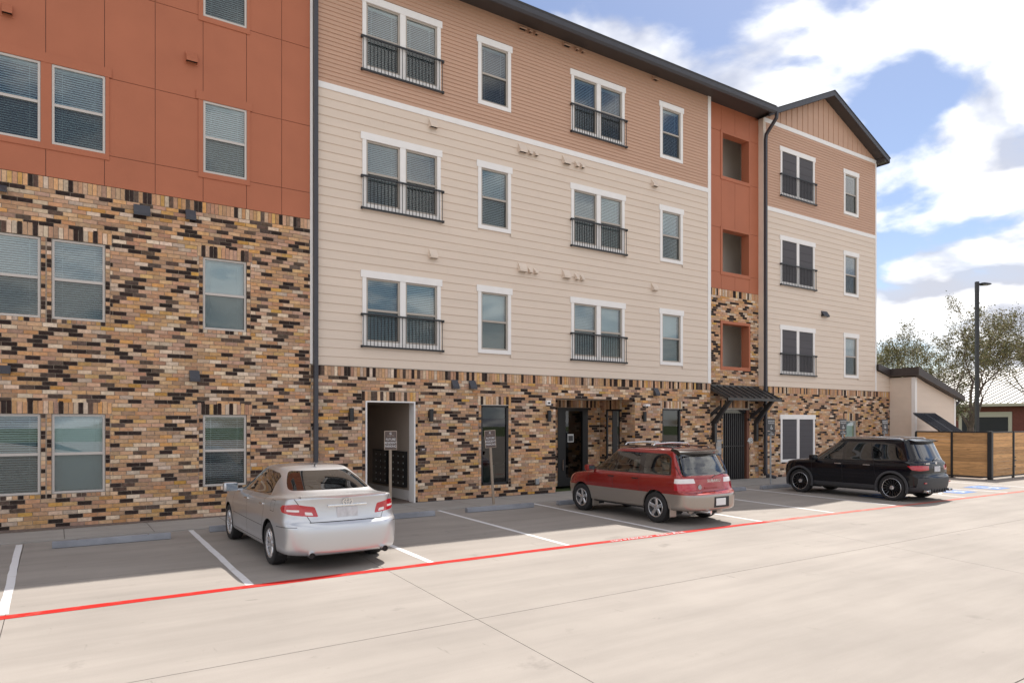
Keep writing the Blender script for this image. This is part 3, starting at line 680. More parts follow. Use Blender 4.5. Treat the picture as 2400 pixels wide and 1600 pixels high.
MB().box(12.40,12.56,-0.09,0.0,2.70,2.84).box(12.43,12.53,-0.095,-0.09,2.73,2.80,mi=1).build('security_camera', ['white_trim','slot_dark'], B, bevel=0.01)
MB().box(16.46,16.66,-0.16,-0.02,2.72,2.79).box(16.53,16.60,-0.06,0,2.70,2.74).build('security_camera', 'white_trim', B, bevel=0.01)

# --- vents, lights
def hood(x0, x1, z0, z1, m, y=0.0, d=0.14, plate=0.03):
    mb = MB()
    if plate: mb.box(x0-plate,x1+plate*0.6,y-0.012,y,z0-plate,z1+plate*0.3)
    dz = (z1-z0)
    mb.quad((x0,y-0.012,z1),(x0,y-d,z0+0.25*dz),(x1,y-d,z0+0.25*dz),(x1,y-0.012,z1))
    mb.quad((x0,y-d,z0+0.25*dz),(x0,y-d,z0),(x1,y-d,z0),(x1,y-d,z0+0.25*dz))
    mb.quad((x0,y-0.012,z0),(x0,y-d,z0),(x0,y-d,z0+0.25*dz),(x0,y-0.012,z1)); mb.quad((x1,y-0.012,z1),(x1,y-d,z0+0.25*dz),(x1,y-d,z0),(x1,y-0.012,z0))
    o = mb.build('vent_hood', m, B)
    MB().quad((x0+0.01,y-d+0.01,z0+0.03),(x0+0.01,y-0.014,z0+0.03),(x1-0.01,y-0.014,z0+0.03),(x1-0.01,y-d+0.01,z0+0.03)).build('vent_opening', 'slot_dark', o)
for z in (10.17, 6.62): hood(8.47, 8.70, z+0.02, z+0.27, 'beige_siding')
for z in (10.15, 6.63):
    hood(11.40,11.66,z,z+0.27,'beige_siding'); hood(11.75,11.86,z,z+0.17,'beige_siding',plate=0.015); hood(11.96,12.07,z,z+0.17,'beige_siding',plate=0.015)
    hood(13.05,13.31,z,z+0.27,'beige_siding'); hood(13.53,13.64,z,z+0.2,'beige_siding',plate=0.015); hood(13.75,13.86,z,z+0.2,'beige_siding',plate=0.015)
    hood(16.86,17.08,z+0.02,z+0.27,'beige_siding')
for a, b in ((11.40,11.64),(11.74,11.84),(11.96,12.06),(13.05,13.29),(13.52,13.62),(13.75,13.85),(16.88,17.08)): hood(a, b, 13.77, 13.93, 'pink_siding', plate=0.015)
hood(2.43,2.66,10.23,10.47,'red_panel'); hood(-0.88,-0.71,10.22,10.44,'red_panel')
hood(1.40,1.72,6.64,6.88,'dark_metal',plate=0.0,d=0.10); hood(2.42,2.63,6.69,6.94,'dark_metal',plate=0.0); hood(-1.0,-0.80,6.69,6.85,'dark_metal',plate=0.0)
hood(2.50,2.71,3.09,3.34,'dark_metal',plate=0.0); hood(-0.92,-0.74,3.13,3.30,'dark_metal',plate=0.0)
hood(9.16,9.36,3.11,3.36,'dark_metal',plate=0.0); hood(9.72,9.93,3.11,3.36,'dark_metal',plate=0.0); hood(16.95,17.16,3.09,3.35,'dark_metal',plate=0.0)
hood(26.68,27.10,6.60,6.84,'black_metal',plate=0.0)
for x in (6.25, 8.50, 12.48, 16.46):
    o = MB().lathe([(-0.17,0.0),(-0.17,0.062),(0.17,0.062),(0.17,0.0)], 16, 'z', c=(x,-0.10,2.37)).build('wall_light', 'black_metal', B, smooth=True)
    MB().box(x-0.05,x+0.05,-0.05,0.0,2.30,2.43).build('light_bracket', 'black_metal', o)

# --- eaves, gutter, gable, roof
MB().box(XA0,XC1,-0.60,0.25,13.975,14.0).build('soffit', 'soffit_brown', B)
MB().prism([(-0.60,14.10),(-0.60,13.87),(-0.645,13.87),(-0.70,13.93),(-0.72,14.10)], XA0, 22.84, 'x').build('gutter', 'dark_metal', B)
MB().prism([(-0.72,14.06),(-0.72,14.125),(9.0,16.6),(9.0,16.5)], XA0, 22.7, 'x').build('roof', 'roof_shingle', B)
pk, zl, zp, ht = 26.95, 14.03, 15.93, 0.20
sl = (zp-14.03)/(pk-22.63)
zline = lambda x: zp-abs(x-pk)*sl
gab = MB()
for s in (-1, 1):
    xe = pk+s*4.32
    gab.prism([(pk, zp), (xe, zline(xe)), (xe, zline(xe)-ht), (pk, zp-ht)], -0.45, -0.41, 'y')
gab.build('rake_fascia', 'dark_metal', B)
gs = MB()
for s in (-1, 1):
    xe = pk+s*4.32
    gs.quad((pk,-0.41,zp-ht+0.03),(xe,-0.41,zline(xe)-ht+0.03),(xe,6.0,zline(xe)-ht+0.03),(pk,6.0,zp-ht+0.03))
gs.box(30.9,31.25,-0.405,0.0,13.84,14.02).build('gable_soffit', 'soffit_brown', B)
gr_ = MB()
for s in (-1, 1):
    xe = pk+s*4.36
    gr_.prism([(pk, zp+0.03), (xe, zline(xe)+0.03), (xe, zline(xe)+0.002), (pk, zp+0.002)], -0.47, 8.5, 'y')
gr_.build('gable_roof', 'roof_shingle', B)
MB().prism([(31.25,13.80),(31.25,14.0),(31.36,14.0),(31.36,13.86)], -0.40, 8.0, 'y').build('gutter', 'dark_metal', B)
gb = MB().quad((XC1,0.014,13.9),(XD1,0.014,13.9),(XD1,0.014,zline(XD1)-ht+0.05),(pk,0.014,zp-ht+0.05),(XC1,0.014,zline(XC1)-ht+0.05)).build('gable_wall', 'pink_siding', B)
nbd = 22; bw = (XD1-XC1-0.06)/nbd
for k in range(nbd):
    a, b = XC1+0.03+k*bw, XC1+0.03+(k+1)*bw
    def tp(x): return zline(x)-ht+0.02
    poly = [(a+0.003,13.99),(b-0.003,13.99),(b-0.003,max(14.0,tp(b)))]+([(pk,tp(pk))] if a < pk < b else [])+[(a+0.003,max(14.0,tp(a)))]
    MB().prism(poly, -0.002, 0.012, 'y').build('gable_board', 'pink_siding', gb)
    if k:
        MB().box(a-0.022,a+0.022,-0.02,0.0,13.995,max(14.0,tp(a)-0.01)).build('batten', 'pink_siding', gb)
def downspout(pts, w=0.055):
    mb = MB(); mb.tube(pts, w*1.25, 4); return mb.build('downspout', 'dark_metal', B)
downspout([(5.345,-0.08,14.0),(5.345,-0.08,0.22),(5.345,-0.30,0.06)])
downspout([(22.80,-0.66,13.92),(22.80,-0.64,13.72),(22.90,-0.12,13.30),(22.905,-0.085,13.1),(22.905,-0.085,0.25),(22.93,-0.12,0.15),(23.1,-0.42,0.06)])
# --- canopy over the stair gate
cp = MB()
def czy(y): return 3.06+(y+0.735)/(0.935)*0.47
cp.quad((19.9,-0.735,czy(-0.735)),(22.97,-0.735,czy(-0.735)),(22.97,-0.02,czy(-0.02)),(22.835,-0.02,czy(-0.02)),(22.835,0.19,czy(0.19)),(19.9,0.19,czy(0.19)))
cp.box(19.9,22.97,-0.745,-0.70,2.97,3.055).prism([(-0.735,2.97),(0.19,3.42),(0.19,3.52),(-0.735,3.052)], 19.9, 19.94, 'x').prism([(-0.735,2.97),(-0.02,3.31),(-0.02,3.40),(-0.735,3.052)], 22.93, 22.97, 'x').box(19.9,22.83,0.16,0.19,3.38,3.57)
cano = cp.build('entry_canopy', 'canopy_metal', B)
for k in range(9):
    x = 20.05+k*0.35; yb = 0.18 if x < 22.8 else -0.03
    MB().prism([(-0.73,czy(-0.73)+0.003),(yb,czy(yb)+0.003),(yb,czy(yb)+0.045),(-0.72,czy(-0.72)+0.045)], x-0.013, x+0.013, 'x').build('roof_seam', 'canopy_metal', cano)
for x in (20.22, 22.62):
    yw = YC
    MB().box(x-0.06,x+0.06,yw-0.13,yw,1.45,2.25).prism([(yw-0.12,2.12),(yw-0.01,2.25),(-0.56,3.08),(-0.70,3.02)], x-0.055, x+0.055, 'x').build('canopy_bracket', 'canopy_metal', cano)
    MB().box(x-0.45,x-0.36,yw-0.1,yw,2.25,2.33).prism([(yw-0.02,2.33),(yw-0.02,2.45),(-0.30,2.78),(-0.38,2.70)], x-0.30, x-0.22, 'x').build('canopy_brace', 'canopy_metal', cano)
# --- low shed wing at the far end
YE = -1.11; XE2 = 35.85; se = 0.25
ze = lambda x: 4.22-(x-32.1)*se
wing = MB().quad((XE,0.0,0),(XE,YE,0),(XE,YE,4.22),(XE,0.0,4.22)).quad((XE,YE,0),(XE2,YE,0),(XE2,YE,ze(XE2)),(XE,YE,4.22)).quad((XE2,YE,0),(XE2,5,0),(XE2,5,ze(XE2)),(XE2,YE,ze(XE2))).build('wing_wall', 'beige_siding', B)
rows = 19; e = 4.2/rows
for r in range(rows):
    za, zb = 0.02+r*e, 0.02+(r+1)*e
    mb = MB().quad((XE-0.012,-0.02,za),(XE-0.012,YE+0.1,za),(XE-0.002,YE+0.1,zb),(XE-0.002,-0.02,zb)).quad((XE,-0.02,za),(XE,YE+0.1,za),(XE-0.012,YE+0.1,za),(XE-0.012,-0.02,za))
    mb.build('siding_plank', 'beige_siding', wing)
    xa, xb = [min(XE2-0.06, 32.1+(4.22-z)/se) for z in (za, zb)]
    if xa-32.2 > 0.05:
        MB().quad((32.22,YE-0.012,za),(xa,YE-0.012,za),(max(32.23,xb),YE-0.002,zb),(32.22,YE-0.002,zb)).quad((32.22,YE,za),(xa,YE,za),(xa,YE-0.012,za),(32.22,YE-0.012,za)).build('siding_plank', 'beige_siding', wing)
MB().box(XE-0.03,32.24,YE-0.03,YE+0.13,0,4.20).build('corner_board', 'white_trim', B)
MB().box(XE2-0.12,XE2+0.025,YE-0.03,YE+0.1,0,ze(XE2)-0.01).build('corner_board', 'white_trim', B)
o = MB()
o.prism([(30.87,ze(30.87)+0.02),(XE-0.2,ze(XE-0.2)+0.02),(XE-0.2,ze(XE-0.2)+0.36),(30.87,ze(30.87)+0.27)], -0.16, -0.10, 'y')
o.box(XE-0.26,XE-0.20,YE-0.24,-0.10,ze(XE-0.2)+0.03,ze(XE-0.2)+0.36)
o.prism([(XE-0.26,ze(XE-0.26)+0.0),(36.2,ze(36.2)+0.0),(36.2,ze(36.2)+0.22),(XE-0.26,ze(XE-0.26)+0.36)], YE-0.30, YE-0.24, 'y')
o.build('wing_fascia', 'fascia_brown', B)
o = MB().quad((XE-0.2,YE-0.24,ze(XE-0.2)+0.03),(36.2,YE-0.24,ze(36.2)+0.01),(36.2,YE,ze(36.2)+0.01),(XE-0.2,YE,ze(XE-0.2)+0.03)).quad((XE-0.2,YE-0.24,ze(XE-0.2)+0.03),(XE-0.2,0,ze(XE-0.2)+0.03),(XE,0,ze(XE)+0.03),(XE,YE-0.24,ze(XE)+0.03)).build('soffit', 'fascia_brown', B)
MB().quad((30.9,-0.13,ze(30.9)+0.27),(36.25,-0.13,ze(36.25)+0.24),(36.25,6,ze(36.25)+0.24),(30.9,6,ze(30.9)+0.27)).quad((XE-0.26,YE-0.30,ze(XE-0.26)+0.35),(36.25,YE-0.30,ze(36.25)+0.225),(36.25,-0.13,ze(36.25)+0.235),(XE-0.26,-0.13,ze(XE-0.26)+0.35)).build('wing_roof', 'roof_shingle', B)
MB().tube([(36.15,YE-0.1,ze(36.2)+0.05),(36.0,YE+0.1,ze(36.2)-0.3),(35.95,YE+0.12,0.2)], 0.05, 6).build('downspout', 'dark_metal', B)
# shell behind the facade
MB().quad((XA0,0.7,0),(XA0,12,0),(XA0,12,14),(XA0,0.7,14)).quad((XA0,12,0),(XD1,12,0),(XD1,12,14),(XA0,12,14)).build('rear_wall', 'beige_siding', B)
#@@OBJECTS@@
# ------------------------------------------------------------------ cars
def interp(prof, y):
    if y <= prof[0][0]: return prof[0][1]
    for (a, za), (b, zb) in zip(prof, prof[1:]):
        if y <= b: return za+(zb-za)*(y-a)/(b-a)
    return prof[-1][1]
def ring(W_, yr, yf, z, cr=0.35, cf=0.45, nr=0.80, nf=0.72, br=0.10, bf=0.18, plan=0.02):
    y0, y1 = yr+br+cr, yf-bf-cf
    h = [(0, yr), (0.42*nr*W_, yr+0.08*br), (0.78*nr*W_, yr+0.40*br), (nr*W_, yr+br+0.10*cr), ((nr+1)/2*W_+0.035*W_, yr+br+0.42*cr)]
    for k in range(7):
        t = k/6; h.append((W_*(1-plan*(2*t-1)**2), y0+(y1-y0)*t))
    h += [((nf+1)/2*W_+0.03*W_, yf-bf-0.42*cf), (nf*W_, yf-bf-0.10*cf), (0.78*nf*W_, yf-0.40*bf), (0.42*nf*W_, yf-0.08*bf), (0, yf)]
    zf = (lambda y: interp(z, y)) if isinstance(z, (list, tuple)) else (lambda y: z)
    right = [(x, y, zf(y)) for x, y in h]
    left = [(-x, y, zz_) for x, y, zz_ in reversed(right[1:-1])]
    return right+left
def loft(rings, levels=2):
    n = len(rings[0]); mb = MB()
    for r in rings: mb.v += r
    for k in range(len(rings)-1):
        for j in range(n):
            mb.f.append((k*n+j, k*n+(j+1) % n, (k+1)*n+(j+1) % n, (k+1)*n+j)); mb.m.append(0)
    me = bpy.data.meshes.new('tmp'); me.from_pydata(mb.v, [], mb.f)
    o = bpy.data.objects.new('tmp', me); COL.objects.link(o)
    md = o.modifiers.new('s', 'SUBSURF'); md.levels = levels
    dg = bpy.context.evaluated_depsgraph_get(); bm = bmesh.new(); bm.from_mesh(o.evaluated_get(dg).to_mesh())
    bpy.data.objects.remove(o); bpy.data.meshes.remove(me)
    bmesh.ops.remove_doubles(bm, verts=bm.verts, dist=0.0005)
    bmesh.ops.recalc_face_normals(bm, faces=bm.faces)
    for f in bm.faces: f.smooth = True
    return bm
def inpoly(p, poly):
    c = False; n = len(poly)
    for i in range(n):
        a, b = poly[i], poly[i-1]
        if (a[1] > p[1]) != (b[1] > p[1]) and p[0] < (b[0]-a[0])*(p[1]-a[1])/(b[1]-a[1])+a[0]: c = not c
    return c
def rounded(poly, r=0.04, n=3):
    out_ = []; m = len(poly)
    for i in range(m):
        p0, p1, p2 = Vector(poly[i-1]), Vector(poly[i]), Vector(poly[(i+1) % m])
        d0, d2 = (p0-p1), (p2-p1); rr = min(r, d0.length*0.45, d2.length*0.45)
        a, b = p1+d0.normalized()*rr, p1+d2.normalized()*rr
        for k in range(n+1):
            t = k/n; q = a.lerp(p1, t).lerp(p1.lerp(b, t), t); out_.append((q.x, q.y))
    return out_
def cut(bm, poly, axes, filt):
    """cut the outline into the faces that pass filt; returns the faces inside"""
    i, j = axes
    lo = (min(p[0] for p in poly)-0.01, min(p[1] for p in poly)-0.01); hi = (max(p[0] for p in poly)+0.01, max(p[1] for p in poly)+0.01)
    def ok(f):
        us = [v.co[i] for v in f.verts]; vs = [v.co[j] for v in f.verts]
        if max(us) < lo[0] or min(us) > hi[0] or max(vs) < lo[1] or min(vs) > hi[1]: return False
        return filt(f.calc_center_median(), f.normal)
    cand = {f for f in bm.faces if ok(f)}
    for k in range(len(poly)):
        a, b = poly[k-1], poly[k]
        d = (b[0]-a[0], b[1]-a[1])
        if abs(d[0])+abs(d[1]) < 1e-6: continue
        co = Vector((0,0,0)); co[i], co[j] = a; no = Vector((0,0,0)); no[i], no[j] = -d[1], d[0]
        L = math.hypot(*d); ux, uy = d[0]/L, d[1]/L
        sel = []
        for f in cand:
            ts = [(v.co[i]-a[0])*ux+(v.co[j]-a[1])*uy for v in f.verts]; ss = [-(v.co[i]-a[0])*uy+(v.co[j]-a[1])*ux for v in f.verts]
            if max(ts) > -0.005 and min(ts) < L+0.005 and min(ss) < 1e-5 and max(ss) > -1e-5: sel.append(f)
        if not sel: continue
        ge = set(sel)
        for f in sel: ge.update(f.edges); ge.update(f.verts)
        ret = bmesh.ops.bisect_plane(bm, geom=list(ge), plane_co=co, plane_no=no.normalized(), dist=1e-5)
        cand = {f for f in cand if f.is_valid} | {f for f in ret['geom'] if isinstance(f, bmesh.types.BMFace) and f.is_valid}
    res = []
    for f in cand:
        f.normal_update(); c = f.calc_center_median()
        if filt(c, f.normal) and inpoly((c[i], c[j]), poly): res.append(f)
    return res
def faces_mesh(faces, name, mats, off=0.0):
    idx = {}; mb = MB()
    for f in faces:
        t = []
        for v in f.verts:
            if v not in idx: idx[v] = len(mb.v); mb.v.append(tuple(v.co+v.normal*off))
            t.append(idx[v])
        mb.f.append(tuple(t)); mb.m.append(0)
    me = mb.mesh(name, mats); me.polygons.foreach_set('use_smooth', [True]*len(me.polygons)); return me
class Car:
    def __init__(s, bm, root): s.bm = bm; s.root = root
    def take(s, faces, name, m, parent=None, off=0.0):
        faces = list({f for f in faces if f.is_valid})
        if not faces: return None
        me = faces_mesh(faces, name, m, off); o = link(name, me, parent or s.root)
        bmesh.ops.delete(s.bm, geom=faces, context='FACES'); return o
    def side(s, poly, sg, xmin=0.3, nmin=0.25):
        return cut(s.bm, poly, (1, 2), lambda c, n: c.x*sg > xmin and n.x*sg > nmin)
    def rear(s, poly, ymax, nmin=0.2):
        return cut(s.bm, poly, (0, 2), lambda c, n: c.y < ymax and n.y < -nmin)
    def front(s, poly, ymin, nmin=0.2):
        return cut(s.bm, poly, (0, 2), lambda c, n: c.y > ymin and n.y > nmin)
    def corner(s, poly, sg):
        """outline wrapped round a rear corner: projected along the corner's diagonal"""
        th = -sg*math.pi/4; rot = Matrix.Rotation(th, 3, 'Z')
        bmesh.ops.rotate(s.bm, cent=(0,0,0), matrix=rot, verts=s.bm.verts); s.bm.normal_update()
        fs = cut(s.bm, [(-sg*p[0], p[1]) for p in poly], (0, 2), lambda c, n: n.y < -0.12 and c.y < -1.2)
        bmesh.ops.rotate(s.bm, cent=(0,0,0), matrix=rot.transposed(), verts=s.bm.verts); s.bm.normal_update()
        return fs
    def seam(s, poly, axes, filt):
        for f in cut(s.bm, poly, axes, filt): f.material_index = 1
def line_poly(a, b, w=0.007):
    a, b = Vector(a), Vector(b); d = (b-a).normalized(); n = Vector((-d.y, d.x))*w/2
    return [tuple(a-n), tuple(b-n), tuple(b+n), tuple(a+n)]
def circle(cy, cz, r, n=28): return [(cy+r*math.cos(2*math.pi*k/n), cz+r*math.sin(2*math.pi*k/n)) for k in range(n)]
def wheel(root, x, y, r, width, style, rim_r, sg):
    """sg = +1 right side, -1 left side; x = outer face of tyre"""
    w = sg*width; xo = 0.0
    o = MB().lathe([(-w*0.95, rim_r-0.01), (-w, rim_r+0.02), (-w, r*0.93), (-w*0.93, r*0.985), (-w*0.80, r), (-w*0.2, r), (-w*0.07, r*0.985), (0, r*0.93), (sg*0.004, (r+rim_r)/2), (0, rim_r+0.018), (-w*0.06, rim_r)], 40, 'x').build('wheel', 'rubber', root, smooth=True, loc=(x, y, r))
    rimm = {'ten': 'alloy', 'five': 'alloy', 'multi': 'gloss_black'}[style]
    MB().lathe([(-w*0.04, rim_r+0.004), (-w*0.02, rim_r-0.002), (-w*0.03, rim_r-0.009)], 40, 'x').lathe([(-w*0.03, rim_r-0.009), (-w*0.05, rim_r-0.02), (-w*0.6, rim_r-0.03)], 40, 'x', mi=1).build('rim', ['alloy', 'alloy' if style != 'multi' else 'gloss_black'], o, smooth=True)
    MB().lathe([(-w*0.62, rim_r-0.02), (-w*0.62, 0.0)], 24, 'x').build('brake_disc', 'interior_dark', o)
    n = {'ten': 10, 'five': 5, 'multi': 16}[style]
    mb = MB()
    for k in range(n):
        a = 2*math.pi*k/n + 0.3
        wd0, wd1 = {'ten': (0.030, 0.018), 'five': (0.040, 0.030), 'multi': (0.012, 0.011)}[style]
        ca, sa = math.cos(a), math.sin(a)
        def pt(rad, t, xx): return (sg*xx, rad*ca-t*sa, rad*sa+t*ca)
        r0, r1 = 0.03, rim_r-0.012
        xf0, xf1 = -0.028 if style != 'multi' else -0.05, -0.016
        for (ra, wa, xa), (rb, wb, xb) in (((r0, wd0*0.8, xf0), (r1*0.55, wd0, xf0*0.9)), ((r1*0.55, wd0, xf0*0.9), (r1, wd1*1.25, xf1))):
            mb.quad(pt(ra,-wa,xa-0.012), pt(rb,-wb,xb-0.012), pt(rb,-wb*0.6,xb), pt(ra,-wa*0.6,xa)); mb.quad(pt(ra,-wa*0.6,xa), pt(rb,-wb*0.6,xb), pt(rb,wb*0.6,xb), pt(ra,wa*0.6,xa))
            mb.quad(pt(ra,wa*0.6,xa), pt(rb,wb*0.6,xb), pt(rb,wb,xb-0.012), pt(ra,wa,xa-0.012)); mb.quad(pt(ra,-wa,xa-0.05), pt(rb,-wb,xb-0.05), pt(rb,-wb,xb-0.012), pt(ra,-wa,xa-0.012)); mb.quad(pt(ra,wa,xa-0.012), pt(rb,wb,xb-0.012), pt(rb,wb,xb-0.05), pt(ra,wa,xa-0.05))
    mb.build('spokes', rimm, o)
    MB().lathe([(-sg*0.05, 0.062), (-sg*0.02, 0.058), (-sg*0.014, 0.03), (-sg*0.012, 0.0)], 20, 'x').build('hub_cap', 'alloy', o, smooth=True)
    return o
def seat(root, x, y, z, m, back=0.62):
    MB().box(x-0.25,x+0.25,y-0.25,y+0.28,z,z+0.16).prism([(y-0.30,z+0.12),(y-0.16,z+0.12),(y-0.30,z+back),(y-0.42,z+back)], x-0.24, x+0.24, 'x').box(x-0.13,x+0.13,y-0.46,y-0.34,z+back+0.03,z+back+0.20).build('seat', m, root, smooth=True, bevel=0.045)
def mirror(root, sg, x, y, z, m, s=1.0):
    o = MB().box(x-0.11*s if sg > 0 else x-0.13*s, x+0.13*s if sg > 0 else x+0.11*s, y-0.05, y+0.09, z-0.075*s, z+0.085*s).box(min(x, x-sg*0.22), max(x, x-sg*0.22), y, y+0.05, z-0.07, z-0.03).build('side_mirror', m, root, smooth=True, bevel=0.035)
    MB().box(x-0.09*s, x+0.10*s, y-0.0535, y-0.0515, z-0.055*s, z+0.065*s).build('mirror_glass', 'mirror_grey', o)
def handle(root, sg, x, y, z, m, L=0.19):
    MB().box(x-0.012, x+0.02 if sg > 0 else x+0.012, y-L/2, y+L/2, z-0.012, z+0.014).build('door_handle', m, root, smooth=True, bevel=0.008) if sg > 0 else MB().box(x-0.02, x+0.012, y-L/2, y+L/2, z-0.012, z+0.014).build('door_handle', m, root, smooth=True, bevel=0.008)
def hitx(bm_tree, y, z, sg):
    r = bm_tree.ray_cast(Vector((sg*3, y, z)), Vector((-sg, 0, 0)))
    return r[0].x if r[0] else sg*0.85
def hity(bm_tree, x, z):
    r = bm_tree.ray_cast(Vector((x, -5, z)), Vector((0, 1, 0)))
    return r[0].y if r[0] else -2.3
from mathutils.bvhtree import BVHTree
def finish(car, paint, lining, wheels, r_w, w_w, style, rim_r, arch, floor_z, xo):
    bm, root = car.bm, car.root
    for sg in (-1, 1):
        for y in wheels:
            fs = cut(bm, circle(y, r_w+0.012, arch), (1, 2), lambda c, n: c.x*sg > 0.45 and n.x*sg > -0.5)
            bmesh.ops.delete(bm, geom=fs, context='FACES')
    allf = list(bm.faces)
    lin = faces_mesh(allf, 'interior_lining', lining, -0.03)
    link('interior_lining', lin, root)
    idx = {}; me = bpy.data.meshes.new('body'); bm.to_mesh(me); me.materials.append(M[paint]); me.materials.append(M['slot_dark'])
    body = link('body', me, root)
    # wheel wells and floor
    mb = MB()
    for sg in (-1, 1):
        for y in wheels:
            a0 = len(mb.v); n = 20
            for k in range(n+1):
                t = math.pi*(-0.12+1.24*k/n)
                for xx in (0.40, xo-0.035): mb.v.append((sg*xx, y+(arch+0.012)*math.cos(t), r_w+(arch+0.012)*math.sin(t)))
            for k in range(n): mb.f.append((a0+2*k, a0+2*k+1, a0+2*k+3, a0+2*k+2)); mb.m.append(0)
            mb.quad((sg*0.40, y-arch-0.02, floor_z-0.05), (sg*0.40, y+arch+0.02, floor_z-0.05), (sg*0.40, y+arch+0.02, r_w+arch+0.03), (sg*0.40, y-arch-0.02, r_w+arch+0.03))
    ys = sorted(wheels)
    mb.box(-0.72, 0.72, ys[0]+arch, ys[1]-arch, floor_z, floor_z+0.05).box(-0.40,0.40,ys[0]-0.75,ys[1]+0.7,floor_z+0.0,floor_z+0.05)
    mb.build('underbody', 'interior_dark', root)
    for sg in (-1, 1):
        for y in wheels: wheel(root, sg*xo, y, r_w, w_w, style, rim_r, sg)
    return body

# ---- silver sedan
def silver_sedan(loc, rz):
    root = thing('parked_car', 'silver four-door sedan with rear spoiler lip parked nose to the brick wall', 'car', loc, rz)
    rg = [ring(0.70,-2.10,2.10,0.235), ring(0.86,-2.40,2.28,0.235), ring(0.893,-2.45,2.33,0.265), ring(0.904,-2.46,2.355,0.42), ring(0.91,-2.46,2.36,0.58),
          ring(0.913,-2.445,2.36,[(-2.5,0.675),(0,0.70),(2.4,0.64)]), ring(0.912,-2.405,2.34,[(-2.5,0.70),(0,0.76),(2.4,0.68)],nr=0.80), ring(0.908,-2.365,2.32,[(-2.5,0.735),(0,0.82),(2.4,0.71)],nr=0.80),
          ring(0.895,-2.345,2.28,[(-2.5,0.92),(-1.5,0.93),(0,0.90),(1.6,0.83),(2.4,0.74)],nr=0.82), ring(0.868,-2.35,2.24,[(-2.5,1.055),(-1.8,1.01),(0,0.955),(1.4,0.90),(2.3,0.77)],nr=0.82),
          ring(0.845,-2.37,2.16,[(-2.5,1.092),(-2.0,1.06),(-1.0,0.99),(0,0.965),(1.4,0.94),(2.2,0.80)],nr=0.83), ring(0.825,-2.25,1.95,[(-2.3,1.095),(-1.9,1.06),(-0.9,0.995),(0.2,0.975),(1.3,0.965),(2.0,0.87)],nr=0.82),
          ring(0.79,-1.92,1.42,[(-2.0,1.085),(-1.5,1.05),(-0.8,1.02),(0.3,1.0),(1.0,1.0),(1.5,0.985)],cr=0.45,cf=0.7,nr=0.84,nf=0.80,br=0.06,bf=0.22),
          ring(0.765,-1.80,1.28,[(-1.9,1.125),(-1.0,1.07),(0.3,1.05),(1.3,1.04)],cr=0.5,cf=0.7,nr=0.82,nf=0.78,br=0.05,bf=0.20),
          ring(0.70,-1.46,0.80,[(-1.5,1.265),(0.2,1.235),(0.9,1.24)],cr=0.5,cf=0.6,nr=0.80,nf=0.76,br=0.05,bf=0.16),
          ring(0.615,-1.10,0.36,[(-1.1,1.40),(-0.3,1.395),(0.4,1.395)],cr=0.42,cf=0.45,nr=0.80,nf=0.80,br=0.05,bf=0.12),
          ring(0.575,-0.98,0.24,[(-1.0,1.432),(-0.3,1.44),(0.3,1.43)],cr=0.36,cf=0.4,nr=0.82,nf=0.8,br=0.05,bf=0.1), ring(0.44,-0.78,0.06,[(-0.8,1.458),(-0.3,1.468),(0.1,1.458)],cr=0.25,cf=0.25,br=0.04,bf=0.06), ring(0.16,-0.5,-0.2,1.472,cr=0.08,cf=0.08,br=0.01,bf=0.01), ring(0.01,-0.40,-0.3,1.472,cr=0.01,cf=0.01,br=0.01,bf=0.01)]
    c = Car(loft(rg), root)
    for sg in (-1, 1):
        w1 = [(0.93,1.0),(0.36,1.305),(0.02,1.365),(-0.02,1.365),(-0.02,1.005)]; w2 = [(-0.09,1.008),(-0.09,1.368),(-0.50,1.368),(-0.90,1.335),(-1.04,1.295),(-1.07,1.05)]
        c.take(c.side(rounded(w1, 0.03), sg, 0.4, 0.1), 'side_window', 'car_glass_dark')
        c.take(c.side(rounded(w2, 0.05), sg, 0.4, 0.1), 'side_window', 'car_glass_dark')
        tr = [(0.98,0.982),(0.34,1.33),(0.0,1.39),(-0.5,1.395),(-0.93,1.36),(-1.08,1.31),(-1.11,1.035)]
        c.take(c.side(rounded(tr, 0.03), sg, 0.4, 0.1), 'window_trim', 'gloss_black')
        c.take(c.corner(rounded([(0.90,0.905),(1.10,0.903),(1.10,0.872),(0.90,0.878)], 0.008, 2), sg) + c.corner(rounded([(1.175,0.875),(1.265,0.866),(1.285,0.822),(1.185,0.832)], 0.01, 2), sg), 'reversing_lamp', 'lamp_clear')
        c.take(c.corner(rounded([(0.745,0.915),(0.79,0.962),(1.05,0.985),(1.295,0.945),(1.345,0.80),(1.0,0.828),(0.79,0.862)], 0.018, 2), sg), 'tail_light', 'lamp_red')
        fl = [(2.3,0.80),(1.78,0.86),(1.80,0.74),(2.3,0.66)]
        c.take(c.side(rounded(fl, 0.03), sg, 0.4, 0.1), 'headlight', 'lamp_clear')
        for a, b in (((-0.055,0.26),(-0.055,1.0)), ((0.93,0.30),(1.0,0.95)), ((-1.06,1.03),(-1.10,0.80)), ((-1.10,0.80),(-0.98,0.40)), ((-0.98,0.315),(0.93,0.315)), ((-1.0,0.56),(0.93,0.575)), ((-1.80,0.64),(-2.3,0.66))):
            c.seam(line_poly(a, b, 0.008), (1, 2), lambda q, n: q.x*sg > 0.4 and n.x*sg > 0.2)
        if sg < 0:
            for a, b in (((-1.46,0.84),(-1.46,1.0)), ((-1.64,0.84),(-1.64,1.0)), ((-1.46,1.0),(-1.64,1.0)), ((-1.46,0.84),(-1.64,0.84))):
                c.seam(line_poly(a, b, 0.006), (1, 2), lambda q, n: q.x*sg > 0.4 and n.x*sg > 0.2)
        c.seam(line_poly((0.74*sg,1.06),(0.58*sg,0.80), 0.009), (0, 2), lambda q, n: q.y < -2.0 and n.y < -0.2)
